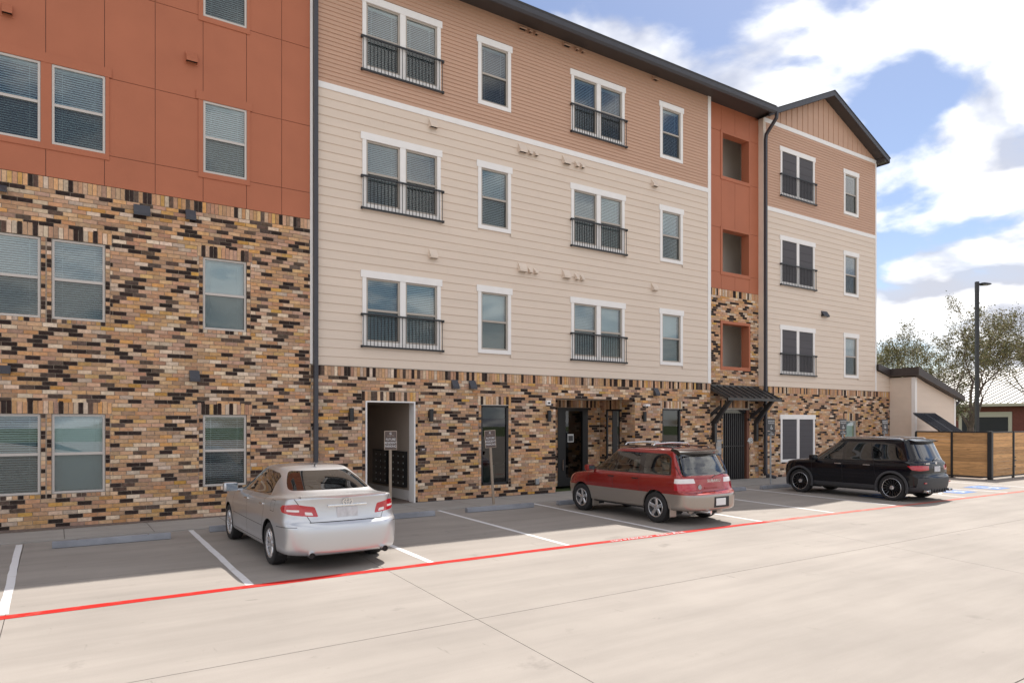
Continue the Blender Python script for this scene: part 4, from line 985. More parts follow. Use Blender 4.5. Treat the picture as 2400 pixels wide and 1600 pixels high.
        c.seam(line_poly((0.58*sg,0.80),(0.54*sg,0.725), 0.009), (0, 2), lambda q, n: q.y < -2.0 and n.y < -0.2)
    c.seam([(-0.56,0.716),(0.56,0.716),(0.56,0.728),(-0.56,0.728)], (0, 2), lambda q, n: q.y < -2.0)
    rw = [(-0.655,1.135),(0.655,1.135),(0.60,1.25),(0.49,1.395),(-0.49,1.395),(-0.60,1.25)]
    c.take(c.rear(rounded(rw, 0.05), -0.8, 0.1), 'rear_window', 'car_glass_dark')
    ws = [(-0.66,1.06),(0.66,1.06),(0.52,1.385),(-0.52,1.385)]
    c.take(c.front(rounded(ws, 0.05), 0.2, 0.1), 'windshield', 'car_glass_dark')
    tree = BVHTree.FromBMesh(c.bm)
    finish(c, 'paint_silver', 'interior_dark', (-1.3875, 1.3875), 0.325, 0.205, 'ten', 0.222, 0.368, 0.21, 0.885)
    # white reflectors of the lamps, emblem, licence plate, garnish
    for sg in (-1, 1):
        for y in (0.05, -0.93): 
            xh = hitx(tree, y, 0.90, sg); handle(root, sg, xh, y-0.05, 0.90, 'chrome', 0.18)
        mirror(root, sg, sg*0.99, 0.72, 1.03, 'paint_silver', 1.0)
        xe = 0.56*sg
        MB().tube([(xe,-2.15,0.268),(xe,-2.452,0.262)], 0.046, 16, cap=False).build('exhaust_tip', 'chrome', root, smooth=True)
        MB().lathe([(-2.44,0.041),(-2.44,0.0)], 16, 'y', c=(xe,0,0.262)).build('exhaust_bore', 'slot_dark', root)
    yp = hity(tree, 0, 0.86)
    MB().box(-0.16,0.16,yp-0.012,yp+0.004,0.775,0.925).build('licence_plate', 'plate', root, bevel=0.004)
    MB().box(-0.30,0.30,yp-0.02,yp+0.012,0.935,0.965).build('trunk_garnish', 'chrome', root, smooth=True, bevel=0.008)
    em = MB()
    def oval(cx_, cz_, a, b, t=0.007):
        k = 24; ye = hity(tree, 0, 1.0)-0.022
        for i in range(k):
            q0, q1 = 2*math.pi*i/k, 2*math.pi*(i+1)/k
            em.quad(*[(cx_+(a+d)*math.cos(q), ye, cz_+(b+d)*math.sin(q)) for q, d in ((q0,-t),(q1,-t),(q1,t),(q0,t))])
    oval(0,1.0,0.075,0.05); oval(0,1.004,0.026,0.046,0.005); oval(0,1.022,0.055,0.021,0.005)
    em.build('emblem', 'chrome', root)
    sp = MB(); n = 16; prev = None
    for k in range(n+1):
        x = -0.66+1.32*k/n; e_ = 1-abs(2*k/n-1)**4
        y = -2.345+0.10*(2*k/n-1)**2
        ringp = [(x,y+0.01,1.045),(x,y-0.03*e_,1.085),(x,y-0.035*e_,1.098+0.006*e_),(x,y+0.16,1.088+0.004*e_)]
        if prev:
            for a in range(3): sp.quad(prev[a], ringp[a], ringp[a+1], prev[a+1])
        prev = ringp
    sp.build('spoiler_lip', 'paint_silver', root, smooth=True)
    for x in (-0.36, 0.36): seat(root, x, 0.15, 0.36, 'interior_dark', 0.62)
    MB().box(-0.62,0.62,-0.85,-0.55,0.38,0.56).prism([(-0.98,0.5),(-0.82,0.5),(-1.02,1.06),(-1.14,1.06)], -0.62, 0.62, 'x').build('rear_seat', 'interior_dark', root, bevel=0.04)
    MB().quad((-0.62,-1.85,1.085),(0.62,-1.85,1.085),(0.62,-1.1,1.05),(-0.62,-1.1,1.05)).build('parcel_shelf', 'interior_tan', root)
    MB().box(-0.46,-0.22,-1.72,-1.52,1.085,1.115).box(-0.55,-0.40,-1.55,-1.42,1.085,1.14,mi=1).build('tissue_box', ['teal_shade','paper'], root)
    MB().tube([(0.0,-0.86,1.462),(0.0,-0.90,1.49)], 0.018, 8).build('antenna', 'gloss_black', root)
    return root
# ---- red wagon
def red_wagon(loc, rz):
    root = thing('parked_car', 'red station wagon with tan lower cladding, black roof rack and five-spoke wheels', 'car', loc, rz)
    rg = [ring(0.62,-1.9,1.95,0.30), ring(0.79,-2.21,2.08,0.30,nr=0.84), ring(0.835,-2.265,2.13,0.34,nr=0.86), ring(0.845,-2.265,2.17,0.46,nr=0.86), ring(0.852,-2.275,2.19,0.62,nr=0.86),
          ring(0.855,-2.255,2.18,0.675,nr=0.86), ring(0.858,-2.15,2.16,0.69,nr=0.90,cr=0.22,br=0.06), ring(0.866,-2.085,2.15,0.72,nr=0.90,cr=0.22,br=0.06), ring(0.868,-2.07,2.12,[(-2.2,0.86),(0,0.86),(2.2,0.79)],nr=0.90,cr=0.22,br=0.06),
          ring(0.853,-2.045,2.08,[(-2.2,0.985),(0,0.965),(1.2,0.95),(2.1,0.83)],nr=0.89,cr=0.22,br=0.06), ring(0.825,-2.02,1.93,[(-2.1,1.03),(0,1.005),(1.2,0.985),(2.0,0.885)],nr=0.88,cr=0.22,br=0.06),
          ring(0.80,-2.00,1.42,[(-2.1,1.055),(0,1.03),(1.0,1.02),(1.5,0.985)],cr=0.22,cf=0.55,nr=0.88,nf=0.8,br=0.06,bf=0.2),
          ring(0.785,-1.98,1.20,[(-2.1,1.09),(0,1.065),(1.2,1.05)],cr=0.22,cf=0.5,nr=0.88,nf=0.8,br=0.06,bf=0.18),
          ring(0.73,-1.90,0.83,1.28,cr=0.22,cf=0.42,nr=0.87,nf=0.8,br=0.06,bf=0.16), ring(0.675,-1.795,0.50,1.47,cr=0.2,cf=0.35,nr=0.87,nf=0.82,br=0.06,bf=0.13),
          ring(0.645,-1.74,0.40,1.545,cr=0.18,cf=0.3,nr=0.88,nf=0.82,br=0.06,bf=0.12), ring(0.60,-1.70,0.31,1.582,cr=0.16,cf=0.26,nr=0.88,nf=0.84,br=0.05,bf=0.1),
          ring(0.46,-1.6,0.15,1.598,cr=0.1,cf=0.15,br=0.03,bf=0.06), ring(0.15,-1.3,-0.2,1.606,cr=0.05,cf=0.05,br=0.01,bf=0.02), ring(0.01,-1.1,-0.3,1.606,cr=0.01,cf=0.01,br=0.01,bf=0.01)]
    c = Car(loft(rg), root)
    for sg in (-1, 1):
        ws_ = ([(0.90,1.06),(0.42,1.455),(0.10,1.475),(0.10,1.055)], [(0.045,1.055),(0.045,1.478),(-0.68,1.478),(-0.72,1.06)], [(-0.86,1.062),(-0.83,1.475),(-1.42,1.46),(-1.55,1.40),(-1.62,1.075)])
        for w_ in ws_: c.take(c.side(rounded(w_, 0.035), sg, 0.4, 0.1), 'side_window', 'car_glass_clear')
        tr = [(0.97,1.035),(0.44,1.50),(0.1,1.51),(-1.45,1.495),(-1.60,1.42),(-1.68,1.045)]
        c.take(c.side(rounded(tr, 0.03), sg, 0.4, 0.1), 'window_trim', 'gloss_black')
        c.take(c.corner(rounded([(0.70,0.985),(1.10,0.985),(1.135,0.888),(0.69,0.888)], 0.012, 2), sg), 'indicator_lamp', 'lamp_clear')
        c.take(c.corner(rounded([(0.69,0.885),(1.135,0.885),(1.15,0.74),(0.69,0.74)], 0.012, 2), sg), 'tail_light', 'lamp_red')
        fl = [(2.15,0.86),(1.92,0.90),(1.93,0.74),(2.2,0.72)]
        c.take(c.side(rounded(fl, 0.02), sg, 0.4, 0.05), 'turn_signal', 'lamp_amber')
        for a, b in (((0.07,0.30),(0.07,1.05)), ((0.92,0.30),(0.98,1.03)), ((-0.78,1.06),(-0.80,0.70)), ((-0.80,0.70),(-0.92,0.62))):
            c.seam(line_poly(a, b, 0.008), (1, 2), lambda q, n: q.x*sg > 0.4 and n.x*sg > 0.2)
        c.seam(line_poly((0.70*sg,1.45),(0.74*sg,0.99), 0.009), (0, 2), lambda q, n: q.y < -1.6 and n.y < -0.2)
    rw = [(-0.655,1.075),(0.655,1.075),(0.60,1.455),(-0.60,1.455)]
    o = c.take(c.rear(rounded([(-0.70,1.045),(0.70,1.045),(0.635,1.49),(-0.635,1.49)], 0.05), -1.6, 0.2), 'rear_window', 'car_glass_clear')
    c.take(c.front(rounded([(-0.68,1.09),(0.68,1.09),(0.57,1.49),(-0.57,1.49)], 0.05), 0.3, 0.1), 'windshield', 'car_glass_clear')
    fs = cut(c.bm, [(-3,0.0),(3,0.0),(3,0.655),(-3,0.655)], (1, 2), lambda q, n: True)
    bump_ = [f for f in fs if f.calc_center_median().y < -1.62]; rest = [f for f in fs if f.calc_center_median().y >= -1.62]
    c.bm.normal_update()
    tree = BVHTree.FromBMesh(c.bm)
    cl = Car(c.bm, root)
    for f in fs: f.material_index = 2
    b = finish(c, 'paint_red', 'interior_tan', (-1.2625, 1.2625), 0.335, 0.20, 'five', 0.212, 0.375, 0.27, 0.835)
    b.data.materials.append(M['cladding_tan'])
    rim_ = MB()
    loop_ = rounded([(-0.70,1.045),(0.70,1.045),(0.635,1.49),(-0.635,1.49)], 0.05); inner = rounded([(-0.655,1.085),(0.655,1.085),(0.60,1.455),(-0.60,1.455)], 0.05)
    yy = lambda x, z: -1.985+(z-1.06)*0.42+0.045*(x/0.7)**2-0.018
    for k in range(len(loop_)):
        a, b2, c2, d = loop_[k-1], loop_[k], inner[k], inner[k-1]
        rim_.quad(*[(p[0], yy(p[0], p[1]), p[1]) for p in (a, b2, c2, d)])
    rim_.build('window_seal', 'gloss_black', root)
    for sg in (-1, 1):
        for y in (0.14+0.0, -0.66):
            xh = hitx(tree, y, 0.93, sg); handle(root, sg, xh, y, 0.93, 'gloss_black', 0.19)
        mirror(root, sg, sg*0.93, 0.80, 1.09, 'paint_red', 0.9)
        MB().tube([(sg*0.56,-1.55,1.60),(sg*0.57,-1.50,1.635),(sg*0.575,-0.3,1.65),(sg*0.57,0.15,1.635),(sg*0.55,0.22,1.60)], 0.018, 8).build('roof_rail', 'gloss_black', root, smooth=True)
        # mud flaps
        for y in (-1.68, 0.84): MB().box(sg*0.74-0.09,sg*0.74+0.10,y-0.02,y,0.16,0.46).build('mud_flap', 'cladding_tan', root, bevel=0.008)
    for y in (-0.95, -0.05): MB().tube([(-0.575,y,1.65),(-0.52,y,1.70),(0.0,y,1.715),(0.52,y,1.70),(0.575,y,1.65)], 0.017, 8).build('roof_crossbar', 'alloy', root, smooth=True)
    MB().box(-0.45,0.45,-0.85,0.05,1.600,1.612).build('sunroof', 'gloss_black', root, bevel=0.005)
    sp = MB(); prev = None
    for k in range(17):
        x = -0.62+1.24*k/16; y = -1.80+0.09*(x/0.62)**2
        rp = [(x,y+0.02,1.485),(x,y-0.06,1.50),(x,y-0.075,1.54),(x,y+0.02,1.59),(x,y+0.16,1.605),(x,y+0.20,1.575)]
        if prev:
            for a in range(5): sp.quad(prev[a], rp[a], rp[a+1], prev[a+1])
        else: sp.quad(*rp)
        prev = rp
    sp.quad(*prev).build('rear_spoiler', 'gloss_black', root, smooth=True)
    yt = hity(tree, 0, 0.93)
    text_obj('tailgate_lettering', 'SUBARU', 0.085, 'chrome', root, (0.12, yt-0.006, 0.925), (R(86), 0, 0), 0.004, sx=1.35)
    MB().box(-0.20,0.20,hity(tree,0,0.80)-0.02,hity(tree,0,0.80)+0.02,0.77,0.80).build('tailgate_grip', 'paint_red', root, bevel=0.008)
    MB().lathe([(-0.006,0.0),(-0.006,0.05),(0.0,0.055)], 16, 'y', c=(-0.33,hity(tree,-0.33,0.80)-0.004,0.80)).build('badge', 'galvanised', root)
    ypl = hity(tree, 0.05, 0.5)
    MB().box(-0.05,0.25,ypl-0.012,ypl+0.02,0.42,0.57).build('licence_plate', 'paper', root, bevel=0.004)
    MB().box(-0.10,0.36,ypl-0.004,ypl+0.04,0.38,0.60).build('plate_recess', 'interior_dark', root)
    MB().tube([(0.05,yt-0.02,1.0),(0.14,yt-0.03,1.045),(0.52,yt+0.02,1.11)], 0.011, 6).build('wiper', 'gloss_black', root)
    MB().tube([(-0.30,-2.02,0.30),(-0.22,-2.28,0.285)], 0.042, 14).tube([(-0.45,-1.9,0.31),(-0.1,-1.9,0.31)], 0.09, 10).build('exhaust_pipe', 'chrome', root, smooth=True)
    for x in (-0.37, 0.37): seat(root, x, 0.10, 0.46, 'interior_tan', 0.66)
    for x in (-0.37, 0.37): seat(root, x, -0.78, 0.46, 'interior_tan', 0.64)
    MB().quad((-0.62,-1.92,0.98),(0.62,-1.92,0.98),(0.62,-1.15,1.0),(-0.62,-1.15,1.0)).build('cargo_cover', 'paper', root)
    MB().box(-0.68,0.68,0.75,1.15,0.80,1.0).lathe([(-0.02,0.17),(-0.02,0.20),(0.01,0.20),(0.01,0.17)], 20, 'y', c=(-0.37,0.62,0.96)).build('dashboard', 'interior_dark', root)
    return root
# ---- black suv
def black_suv(loc, rz):
    root = thing('parked_car', 'black compact SUV with grey wheel arch trim, roof rails and thin-spoke black wheels', 'car', loc, rz)
    rg = [ring(0.66,-2.0,2.05,0.255), ring(0.80,-2.16,2.20,0.255,nr=0.84), ring(0.865,-2.235,2.245,0.29,nr=0.85), ring(0.895,-2.275,2.27,0.45,nr=0.86), ring(0.905,-2.285,2.28,0.60,nr=0.86),
          ring(0.908,-2.275,2.28,0.68,nr=0.87), ring(0.91,-2.225,2.27,0.71,nr=0.89,cr=0.28), ring(0.914,-2.195,2.26,0.76,nr=0.89,cr=0.28), ring(0.917,-2.205,2.24,[(-2.3,0.90),(0,0.88),(2.3,0.86)],nr=0.90,cr=0.28),
          ring(0.905,-2.185,2.20,[(-2.3,1.02),(0,0.99),(1.4,0.98),(2.2,0.92)],nr=0.90,cr=0.28), ring(0.875,-2.17,2.08,[(-2.3,1.075),(0,1.035),(1.3,1.02),(2.1,0.98)],nr=0.88,cr=0.28),
          ring(0.85,-2.13,1.55,[(-2.2,1.10),(0,1.06),(1.0,1.05),(1.6,1.05)],cr=0.28,cf=0.5,nr=0.87,nf=0.82,br=0.08,bf=0.18), ring(0.835,-2.10,1.26,[(-2.2,1.13),(0,1.095),(1.3,1.085)],cr=0.28,cf=0.5,nr=0.86,nf=0.82,br=0.08,bf=0.18),
          ring(0.795,-2.01,0.88,1.335,cr=0.22,cf=0.45,nr=0.88,nf=0.82,br=0.08,bf=0.16), ring(0.755,-1.91,0.50,1.565,cr=0.2,cf=0.38,nr=0.88,nf=0.82,br=0.08,bf=0.14),
          ring(0.735,-1.88,0.38,1.66,cr=0.18,cf=0.34,nr=0.89,nf=0.84,br=0.08,bf=0.12), ring(0.68,-1.85,0.28,1.71,cr=0.15,cf=0.3,nr=0.87,nf=0.85,br=0.07,bf=0.1),
          ring(0.48,-1.68,0.1,1.718,cr=0.12,cf=0.15,br=0.04,bf=0.06), ring(0.15,-1.3,-0.25,1.728,cr=0.05,cf=0.05,br=0.01,bf=0.02), ring(0.01,-1.1,-0.4,1.728,cr=0.01,cf=0.01,br=0.01,bf=0.01)]
    c = Car(loft(rg), root)
    for sg in (-1, 1):
        c.take(c.side(rounded([(0.95,1.10),(0.42,1.53),(0.06,1.58),(0.06,1.09)], 0.035), sg, 0.4, 0.1), 'side_window', 'car_glass_dark')
        for w_ in ([(-0.02,1.09),(-0.02,1.585),(-0.76,1.585),(-0.86,1.10)], [(-0.90,1.10),(-0.80,1.585),(-1.06,1.58),(-1.12,1.11)], [(-1.18,1.115),(-1.12,1.57),(-1.42,1.53),(-1.60,1.40),(-1.72,1.15)]):
            c.take(c.side(rounded(w_, 0.03), sg, 0.4, 0.1), 'side_window', 'car_glass_black')
        c.take(c.side(rounded([(1.0,1.075),(0.42,1.575),(0.0,1.615),(-1.10,1.615),(-1.47,1.56),(-1.66,1.42),(-1.78,1.12)], 0.03), sg, 0.4, 0.1), 'window_trim', 'gloss_black')
        c.take(c.corner(rounded([(0.665,0.985),(0.90,1.0),(1.26,0.99),(1.25,0.87),(0.95,0.855),(0.76,0.88)], 0.02, 2), sg), 'tail_light', 'lamp_red')
        c.take(c.side(rounded([(2.25,0.93),(1.98,0.98),(1.95,0.86),(2.25,0.80)], 0.02), sg, 0.4, 0.05), 'headlight', 'lamp_clear')
        for a, b in (((0.02,0.34),(0.02,1.08)), ((0.98,0.40),(1.02,1.06)), ((-0.90,1.09),(-0.96,0.75)), ((-0.96,0.75),(-1.0,0.6))):
            c.seam(line_poly(a, b, 0.008), (1, 2), lambda q, n: q.x*sg > 0.4 and n.x*sg > 0.2)
    c.take(c.rear(rounded([(-0.68,1.13),(0.68,1.13),(0.62,1.565),(-0.62,1.565)], 0.06), -1.7, 0.15), 'rear_window', 'car_glass_black')
    c.take(c.front(rounded([(-0.72,1.11),(0.72,1.11),(0.62,1.60),(-0.62,1.60)], 0.05), 0.3, 0.1), 'windshield', 'car_glass_dark')
    fs = cut(c.bm, [(-3,0.0),(3,0.0),(3,0.41),(-3,0.41)], (1, 2), lambda q, n: True)
    for f in fs: f.material_index = 2
    fs = cut(c.bm, [(-0.82,0.40),(0.82,0.40),(0.82,0.66),(-0.82,0.66)], (0, 2), lambda q, n: q.y < -1.9 and n.y < -0.3)
    for f in fs: f.material_index = 2
    c.bm.normal_update(); tree = BVHTree.FromBMesh(c.bm)
    b = finish(c, 'paint_black', 'interior_dark', (-1.4145, 1.4145), 0.362, 0.23, 'multi', 0.262, 0.405, 0.23, 0.895)
    b.data.materials.append(M['cladding_grey'])
    for sg in (-1, 1):
        for y in (-1.4145, 1.4145):
            mb = MB(); n = 24; prev = None
            for k in range(n+1):
                t = math.pi*(-0.10+1.20*k/n); r0, r1 = 0.402, 0.468
                rp = [(sg*xx, y+r*math.cos(t), 0.372+r*math.sin(t)) for r, xx in ((r0,0.86),(r0,0.927),(r1-0.01,0.925),(r1,0.90))]
                if prev:
                    for a in range(3): mb.quad(prev[a], rp[a], rp[a+1], prev[a+1])
                prev = rp
            mb.build('wheel_arch_trim', 'cladding_grey', root, smooth=True)
        MB().tube([(sg*0.665,-1.62,1.68),(sg*0.67,-1.52,1.73),(sg*0.675,-0.6,1.755),(sg*0.67,0.0,1.74),(sg*0.65,0.16,1.695)], 0.017, 8).build('roof_rail', 'alloy', root, smooth=True)
        for y in (0.15, -0.72):
            xh = hitx(tree, y, 0.965, sg); handle(root, sg, xh, y, 0.965, 'chrome', 0.21)
        mirror(root, sg, sg*1.0, 0.86, 1.11, 'paint_black', 1.05)
        xe = sg*0.60
        MB().box(xe-0.085,xe+0.085,-2.295,-2.16,0.27,0.345).build('exhaust_tip', 'chrome', root, smooth=True, bevel=0.03)
        MB().box(xe-0.06,xe+0.06,-2.302,-2.2,0.288,0.328).build('exhaust_bore', 'slot_dark', root, bevel=0.015)
        MB().box(sg*0.62-0.09,sg*0.62+0.09,hity(tree,sg*0.62,0.53)-0.006,hity(tree,sg*0.62,0.53)+0.02,0.515,0.545).build('rear_reflector', 'lamp_red', root)
    for k in range(6):
        x = -0.36+k*0.144; MB().prism([(-2.26,0.25),(-2.06,0.25),(-2.16,0.36),(-2.25,0.36)], x-0.012, x+0.012, 'x').build('diffuser_fin', 'cladding_grey', root)
    yp = hity(tree, 0, 0.9)
    MB().box(-0.155,0.155,yp-0.014,yp+0.004,0.82,0.97).build('licence_plate', 'plate', root, bevel=0.004)
    sp = MB(); prev = None
    for k in range(17):
        x = -0.64+1.28*k/16; y = -1.93+0.10*(x/0.64)**2
        rp = [(x,y+0.06,1.605),(x,y-0.10,1.645),(x,y-0.10,1.661),(x,y+0.05,1.70),(x,y+0.2,1.712),(x,y+0.2,1.64)]
        if prev:
            for a in range(5): sp.quad(prev[a], rp[a], rp[a+1], prev[a+1])
        else: sp.quad(*rp)
        prev = rp
    sp.quad(*prev).build('rear_spoiler', 'paint_black', root, smooth=True)
    ye = hity(tree, 0.0, 1.06)
    MB().box(-0.56,-0.34,ye-0.004,ye+0.05,1.035,1.065).build('badge', 'chrome', root)
    MB().lathe([(-0.008,0.0),(-0.008,0.04),(0.0,0.045)], 20, 'y', c=(0,ye-0.004,1.05)).build('emblem', 'chrome', root)
    MB().tube([(0.0,-2.125,1.15),(0.30,-2.06,1.20)], 0.011, 6).build('wiper', 'gloss_black', root)
    for x in (-0.37, 0.37): seat(root, x, 0.10, 0.48, 'interior_dark', 0.66)
    for x in (-0.37, 0.37): seat(root, x, -0.80, 0.48, 'interior_dark', 0.62)
    MB().lathe([(-0.02,0.17),(-0.02,0.20),(0.01,0.20),(0.01,0.17)], 20, 'y', c=(-0.37,0.66,1.03)).box(-0.68,0.68,0.80,1.15,0.85,1.06).build('dashboard', 'interior_dark', root)
    return root
silver_sedan((3.60, -4.635, 0), R(0.6))
red_wagon((11.70, -4.86, 0), R(0.0))
black_suv((20.28, -5.32, 0), R(0.0))

# ------------------------------------------------------------------ wheel stops
def stop(x0, x1, y, label):
    o = thing('wheel_stop', label, 'wheel stop', ((x0+x1)/2, y, 0), R(random.uniform(-0.6, 0.6)), 'concrete wheel stops along the sidewalk')
    h = (x1-x0)/2
    MB().prism([(-0.075,0.004),(0.075,0.004),(0.055,0.115),(-0.055,0.115)], -h, h, 'x').build('block', 'stop_concrete', o, bevel=0.012)
    for sx in (-1, 1): MB().lathe([(0.0,0.014),(0.004,0.012),(0.004,0.0)], 10, 'z', c=(sx*h*0.6,0,0.1145)).build('anchor_pin', 'rust_jamb', o)
stop(-0.05, 1.80, -2.58, 'grey concrete wheel stop in the empty bay below the left ground floor windows')
stop(2.55, 4.35, -2.15, 'grey concrete wheel stop behind the front wheels of the silver sedan')
stop(5.52, 7.38, -2.46, 'grey concrete wheel stop below the leftmost brown parking sign')
stop(8.28, 10.24, -2.40, 'grey concrete wheel stop in front of the leaning brown parking sign')
stop(11.05, 12.95, -2.40, 'grey concrete wheel stop at the front wheel of the red wagon')
stop(16.55, 18.42, -2.58, 'grey concrete wheel stop between the red wagon and the black SUV')
stop(19.19, 21.05, -2.64, 'grey concrete wheel stop at the nose of the black SUV')

# ------------------------------------------------------------------ parking signs
def parking_sign(x, y, label, lean=0.0):
    o = thing('parking_sign', label, 'sign', (x, y, 0.02), R(-8), 'brown resident parking signs'); o.rotation_euler = (0, R(lean), R(-10))
    MB().box(-0.03,0.03,-0.02,0.03,0,1.55).build('post', 'post_tan', o, bevel=0.004)
    MB().box(-0.155,0.155,-0.030,-0.022,1.495,1.955).build('sign_border', 'sign_border', o, bevel=0.003)
    p = MB().box(-0.142,0.142,-0.034,-0.029,1.508,1.942).build('sign_panel', 'sign_brown', o)
    for k, t in enumerate(('FUTURE', 'RESIDENT', 'PARKING')):
        text_obj('lettering', t, 0.078, 'sign_white', p, (0, -0.0355, 1.745-0.082*k), extrude=0.0008, sx=0.86)
    text_obj('lettering', 'LOFTS', 0.036, 'sign_border', p, (0, -0.0355, 1.832), extrude=0.0008, sx=1.6)
    em = MB()
    for k in range(14):
        a0, a1 = R(40+k*21), R(40+(k+1)*21); r0 = 0.017
        em.quad(*[(r*math.cos(a), -0.0352, 1.89+r*math.sin(a)) for r, a in ((r0,a0),(0.027,a0),(0.027,a1),(r0,a1))])
    em.build('emblem', 'sign_white', p)
parking_sign(6.72, -1.45, 'upright brown future resident parking sign in front of the mail alcove')
parking_sign(9.64, -1.47, 'leaning brown future resident parking sign in front of the tall dark window', lean=-3.6)
def accessible_sign(x, label):
    o = thing('accessible_parking_sign', label, 'sign', (x, -1.79, 0.02), R(-18), 'grey accessible parking signs')
    MB().tube([(0,0,0),(0,0,2.25)], 0.03, 8).build('post', 'galvanised', o)
    p = MB().box(-0.15,0.15,-0.045,-0.035,1.87,2.29).build('sign_panel', 'sign_grey', o, bevel=0.004)
    text_obj('lettering', 'RESERVED', 0.062, 'sign_white', p, (0, -0.047, 2.20), sx=0.95)
    text_obj('lettering', 'PARKING', 0.062, 'sign_white', p, (0, -0.047, 2.13), sx=0.95)
    m2 = MB()
    for k in range(12):
        a0, a1 = R(150+k*20), R(150+(k+1)*20)
        m2.quad(*[(r*math.cos(a), -0.0465, 1.965+r*math.sin(a)) for r, a in ((0.034,a0),(0.046,a0),(0.046,a1),(0.034,a1))])
    m2.box(-0.014,0.002,-0.047,-0.0462,1.97,2.03).box(-0.014,0.04,-0.0475,-0.0466,1.965,1.978).box(0.03,0.042,-0.048,-0.047,1.915,1.968).lathe([(-0.0012,0.013),(-0.0012,0.0)], 10, 'y', c=(-0.006,-0.0462,2.048)).build('wheelchair_figure', 'sign_white', p)
    q = MB().box(-0.15,0.15,-0.045,-0.035,1.69,1.85).build('penalty_plate', 'sign_grey', o, bevel=0.003)
    for k, t in enumerate(('VAN', 'ACCESSIBLE')): text_obj('lettering', t, 0.05, 'sign_white', q, (0, -0.047, 1.80-0.06*k), sx=0.85)
accessible_sign(20.85, 'grey accessible parking sign on a metal post beside the stair downspout')
accessible_sign(25.27, 'grey accessible parking sign beside the small green window behind the black SUV')
accessible_sign(28.27, 'grey accessible parking sign nearest the beige shed wing')

# ------------------------------------------------------------------ dumpster enclosure
FX = 29.6
fen = thing('enclosure_fence', 'cedar plank fence panel with black steel posts beside the black SUV', 'fence', (FX, -5.1, 0))
for y in (0.0, 1.34, 2.70): 
    w = 0.075 if y == 0 else 0.04
    MB().box(-w,w,y-w,y+w,0,1.84 if y == 0 else 1.80).build('post', 'black_metal', fen, bevel=0.006)
    MB().box(-w-0.05,w+0.05,y-w-0.05,y+w+0.05,0,0.02).build('base_plate', 'black_metal', fen)
for z in (1.78, 0.06): MB().box(-0.03,0.03,0.04,2.70,z,z+0.05).build('rail', 'black_metal', fen)
pm = {}
for y0, y1 in ((0.075,1.30),(1.38,2.66)):
    n = 12; h = 1.665/n
    key = round(y1-y0, 3)
    pm[key] = MB().box(-0.012,0.012,-(y1-y0)/2,(y1-y0)/2,-h/2+0.003,h/2-0.003).mesh('plank', 'cedar')
    for k in range(n): link('plank', pm[key], fen, (random.uniform(-0.003,0.003), (y0+y1)/2, 0.115+(k+0.5)*h))
gate = thing('enclosure_gate', 'cedar plank gate in a black steel frame at the right edge', 'gate', (FX+0.08, -5.1, 0))
for x0, x1 in ((0.02,1.88),(1.96,3.82),(3.9,5.8)):
    n = 12; h = 1.66/n
    MB().box(x0,x1,-0.025,0.025,1.78,1.83).box(x0,x1,-0.025,0.025,0.07,0.12).box(x0,x0+0.05,-0.025,0.025,0.12,1.78).box(x1-0.05,x1,-0.025,0.025,0.12,1.78).build('gate_frame', 'black_metal', gate)
    me = MB().box(-(x1-x0)/2+0.05,(x1-x0)/2-0.05,-0.012,0.012,-h/2+0.003,h/2-0.003).mesh('plank', 'cedar')
    for k in range(n): link('plank', me, gate, ((x0+x1)/2, random.uniform(-0.004,0.004), 0.12+(k+0.5)*h))
MB().box(1.885,1.955,-0.04,0.04,0,1.84).build('post', 'black_metal', gate)
MB().box(1.98,2.06,-0.05,-0.02,0.78,0.82).box(1.93,2.10,-0.05,-0.03,0.66,0.70).box(1.98,2.06,-0.05,-0.02,0.42,0.46).build('latch', 'black_metal', gate)
dm = thing('dumpster', 'dark dumpster with its two ribbed black lids tilted open behind the fence', 'dumpster', (31.9, -2.9, 0))
MB().box(-1.0,0.85,-1.2,0.35,0.1,1.35).build('bin', 'dark_metal', dm, bevel=0.03)
for x0, x1 in ((-1.0,-0.1),(-0.06,0.84)):
    # the lid leans from the hinge up towards the shed wall
    hy, hz, ty, tz = -0.55, 1.32, 1.25, 2.58
    o = MB().quad((x0,hy,hz),(x1,hy,hz),(x1,ty,tz),(x0,ty,tz)).quad((x0,hy+0.03,hz-0.04),(x1,hy+0.03,hz-0.04),(x1,ty+0.03,tz-0.04),(x0,ty+0.03,tz-0.04)).build('lid', 'lid_plastic', dm)
    for k in range(7):
        xa = x0+0.06+k*(x1-x0-0.14)/6
        d = Vector((0,ty-hy,tz-hz)).normalized(); nrm = Vector((0,-d.z,d.y))
        p0, p1 = Vector((xa,hy,hz))+d*0.03, Vector((xa,ty,tz))-d*0.05
        MB().tube([p0+nrm*0.005, p1+nrm*0.005], 0.021, 6).build('lid_rib', 'lid_plastic', o, smooth=True)
    MB().tube([(x0,hy,hz),(x0,ty,tz)], 0.022, 6).tube([(x1,hy,hz),(x1,ty,tz)], 0.022, 6).tube([(x0,ty,tz),(x1,ty,tz)], 0.022, 6).build('lid_rim', 'lid_plastic', o)

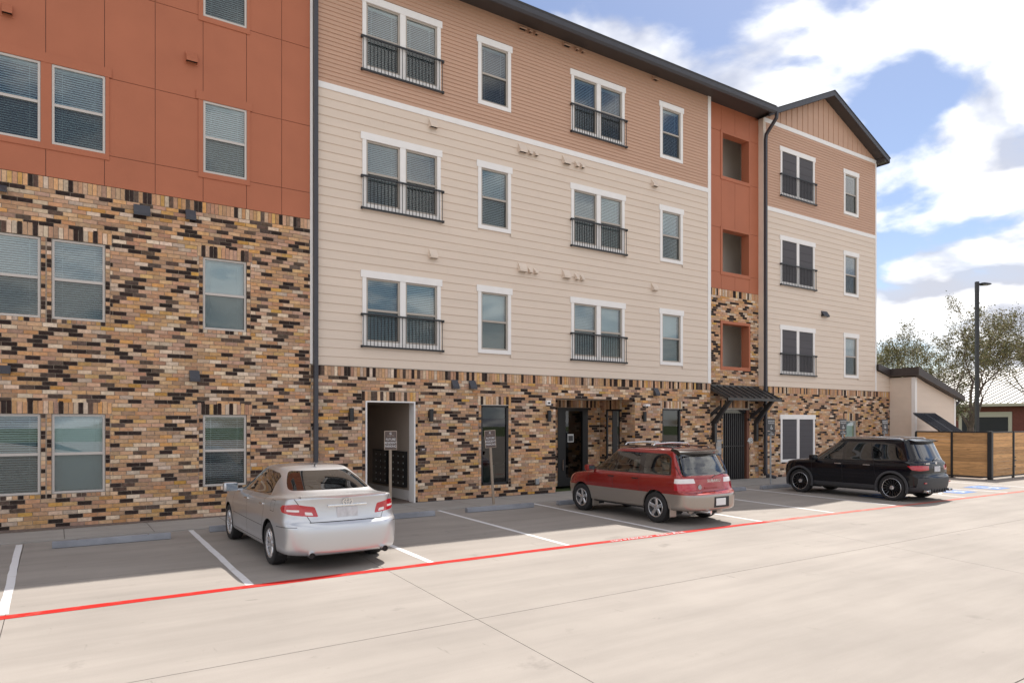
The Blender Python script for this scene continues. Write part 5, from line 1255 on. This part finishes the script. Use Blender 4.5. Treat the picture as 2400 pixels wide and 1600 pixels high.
# ------------------------------------------------------------------ lamp post, utility pole
lp = thing('street_lamp', 'tall black parking lot lamp post with a flat head', 'lamp post', (40.12, -0.29, 0), R(-33))
MB().box(-0.075,0.075,-0.075,0.075,0,9.52).build('pole', 'black_metal', lp, bevel=0.008)
MB().box(0.075,0.20,-0.03,0.03,9.38,9.44).build('arm', 'black_metal', lp)
MB().prism([(0.18,9.36),(0.30,9.335),(0.62,9.34),(0.68,9.37),(0.62,9.42),(0.30,9.46),(0.18,9.45)], -0.16, 0.16, 'y').build('lamp_head', 'black_metal', lp, bevel=0.01)
MB().box(0.33,0.60,-0.12,0.12,9.33,9.336).build('lens', 'paper', lp)
up = thing('utility_pole', 'thin distant wooden utility pole left of the trees', 'utility pole', (91.67, 30.34, 0))
MB().tube([(0,0,0),(0,0,11.7)], [0.19,0.13], 8).build('pole', 'bark', up)
MB().box(-0.05,0.05,-1.1,1.1,10.9,11.05).build('crossarm', 'bark', up)
MB().tube([(0,0,11.3),(-22,12,10.8),(-50,30,11.6)], 0.02, 4).tube([(0,0.9,11.1),(-22,13,9.7),(-50,30,9.9)], 0.02, 4).tube([(0,0,9.9),(-22,12,9.5),(-50,30,10.2)], 0.02, 4).tube([(0,0,11.3),(20,-14,10.9),(40,-28,11.3)], 0.02, 4).build('wires', 'slot_dark', up)

# ------------------------------------------------------------------ trees
def tree(name, label, base, height, spread, seed, leaves, mats, trunk_r=0.2, lean=(0, 0), split=0.28, group='trees behind the fence', lsize=0.10):
    rnd = random.Random(seed); root = thing(name, label, 'tree', base, 0, group)
    tips = []; mb = MB()
    def grow(p, d, L, r, lev):
        n = 3; pts = [p]; rr = [r]; q = p
        for k in range(n):
            d = (d+Vector((rnd.uniform(-.22,.22), rnd.uniform(-.22,.22), rnd.uniform(-.05,.16)))).normalized(); q = q+d*L/n; pts.append(q); rr.append(r*(1-0.42*(k+1)/n))
            if lev >= 3: tips.append((q, lev))
        mb.tube(pts, [max(q_, 0.006) for q_ in rr], 6 if lev < 2 else 3, cap=False)
        if lev >= 6: return
        kids = (3 if rnd.random() < 0.45 else 2) if lev else 5
        for k in range(kids):
            a = rnd.uniform(0, 2*math.pi); tilt = rnd.uniform(0.25, 0.62) if lev else rnd.uniform(0.35, 0.75)
            ax = d.orthogonal().normalized(); ax.rotate(Matrix.Rotation(a, 3, d)); nd = d.copy(); nd.rotate(Matrix.Rotation(tilt, 3, ax)); nd.z += 0.20
            nd.x *= spread; nd.y *= spread
            grow(q if k < 2 else pts[2], nd.normalized(), L*rnd.uniform(0.66, 0.86), rr[-1]*rnd.uniform(0.65, 0.85), lev+1)
    L0 = height*split
    grow(Vector((0,0,-0.1)), Vector((lean[0], lean[1], 1)).normalized(), L0, trunk_r, 0)
    zmax = max(t[0].z for t in tips); k_ = height/zmax
    for i, v in enumerate(mb.v): mb.v[i] = (v[0]*k_, v[1]*k_, v[2]*k_)
    mb.build('trunk', 'bark', root, smooth=True)
    lf = MB()
    for i in range(leaves):
        p, lev = rnd.choice(tips); c = p*k_ + Vector((rnd.gauss(0, 0.13), rnd.gauss(0, 0.13), rnd.gauss(0.03, 0.13)))
        s_ = lsize*rnd.uniform(0.6, 1.5); a = Vector((rnd.uniform(-1,1), rnd.uniform(-1,1), rnd.uniform(-1,1))).normalized(); b = a.orthogonal().normalized(); b.rotate(Matrix.Rotation(rnd.uniform(0, 6.28), 3, a))
        mi = 0 if rnd.random() < 0.6 else (1 if rnd.random() < 0.5 else 2)
        m = c+a*s_*0.5
        lf.quad(c, m+b*s_*0.28, c+a*s_, m-b*s_*0.28, mi=mi)
    lf.build('crown', mats, root)
    return root
LM = ['leaf_olive', 'leaf_brown', 'leaf_green']
tree('oak_tree', 'bare-limbed tree with sparse olive leaves directly behind the lamp post', (46.55, 2.65, 0), 9.9, 1.0, 11, 11000, LM, 0.26)
tree('oak_tree', 'sparse olive tree left of the lamp post above the shed roof', (47.9, 7.1, 0), 9.0, 1.0, 5, 12000, LM, 0.2, (0.05, 0.1))
tree('oak_tree', 'sparse olive tree at the right edge reaching over the white metal roof', (49.6, -0.6, 0), 8.8, 1.15, 23, 10000, LM, 0.22, (-0.1, -0.1))
tree('oak_tree', 'small distant tree showing just above the dark shed roof', (62, 21.5, 0), 8.4, 1.1, 31, 9000, LM, 0.18, lsize=0.14)
tree('oak_tree', 'pale leafy tree between the shed roof and the lamp post', (45.6, 4.5, 0), 7.4, 1.2, 17, 9000, LM, 0.18, (0.0, 0.15))
tree('shrub', 'low dark shrub at the foot of the tree behind the fence', (42.6, 2.9, 0), 3.9, 1.3, 41, 4200, ['leaf_green','leaf_olive','leaf_green'], 0.08, split=0.3)

# ------------------------------------------------------------------ brick house behind
hs = thing('brick_house', 'low red brick house with a pale standing seam metal roof behind the trees', 'house', (60.5, 0, 0))
MB().box(0,14,-14,26,0,3.55).build('wall', 'far_brick', hs)
MB().box(-0.55,0.05,-14.4,26.4,3.42,3.62).build('eave', 'cream_trim', hs)
pme = MB().quad((-0.6,-0.24,3.64),(-0.6,0.24,3.64),(13.5,0.24,7.1),(13.5,-0.24,7.1)).mesh('roof_panel', 'metal_roof')
sme = MB().prism([(-0.6,3.645),(13.5,7.105),(13.5,7.165),(-0.6,3.705)], -0.05, 0.05, 'y').mesh('roof_seam', 'seam_grey')
for k in range(84):
    y = -14.2+k*0.483
    link('roof_panel', pme, hs, (0, y, 0)); link('roof_seam', sme, hs, (0, y+0.2415, 0))
for y, w in ((1.5,1.0),(7.6,1.6),(12.5,1.0),(-4,1.2)):
    o = MB().box(-0.05,0.02,y-w-0.25,y+w+0.25,0,3.0).build('window', 'cream_trim', hs)
    MB().box(-0.07,-0.05,y-w,y+w,0.6,2.6).build('pane', 'room_dark', o)
for y in (-1.2, 4.4, 10.0): MB().box(-0.08,0.0,y-0.12,y+0.12,0,3.4).build('pilaster', 'cream_trim', hs)
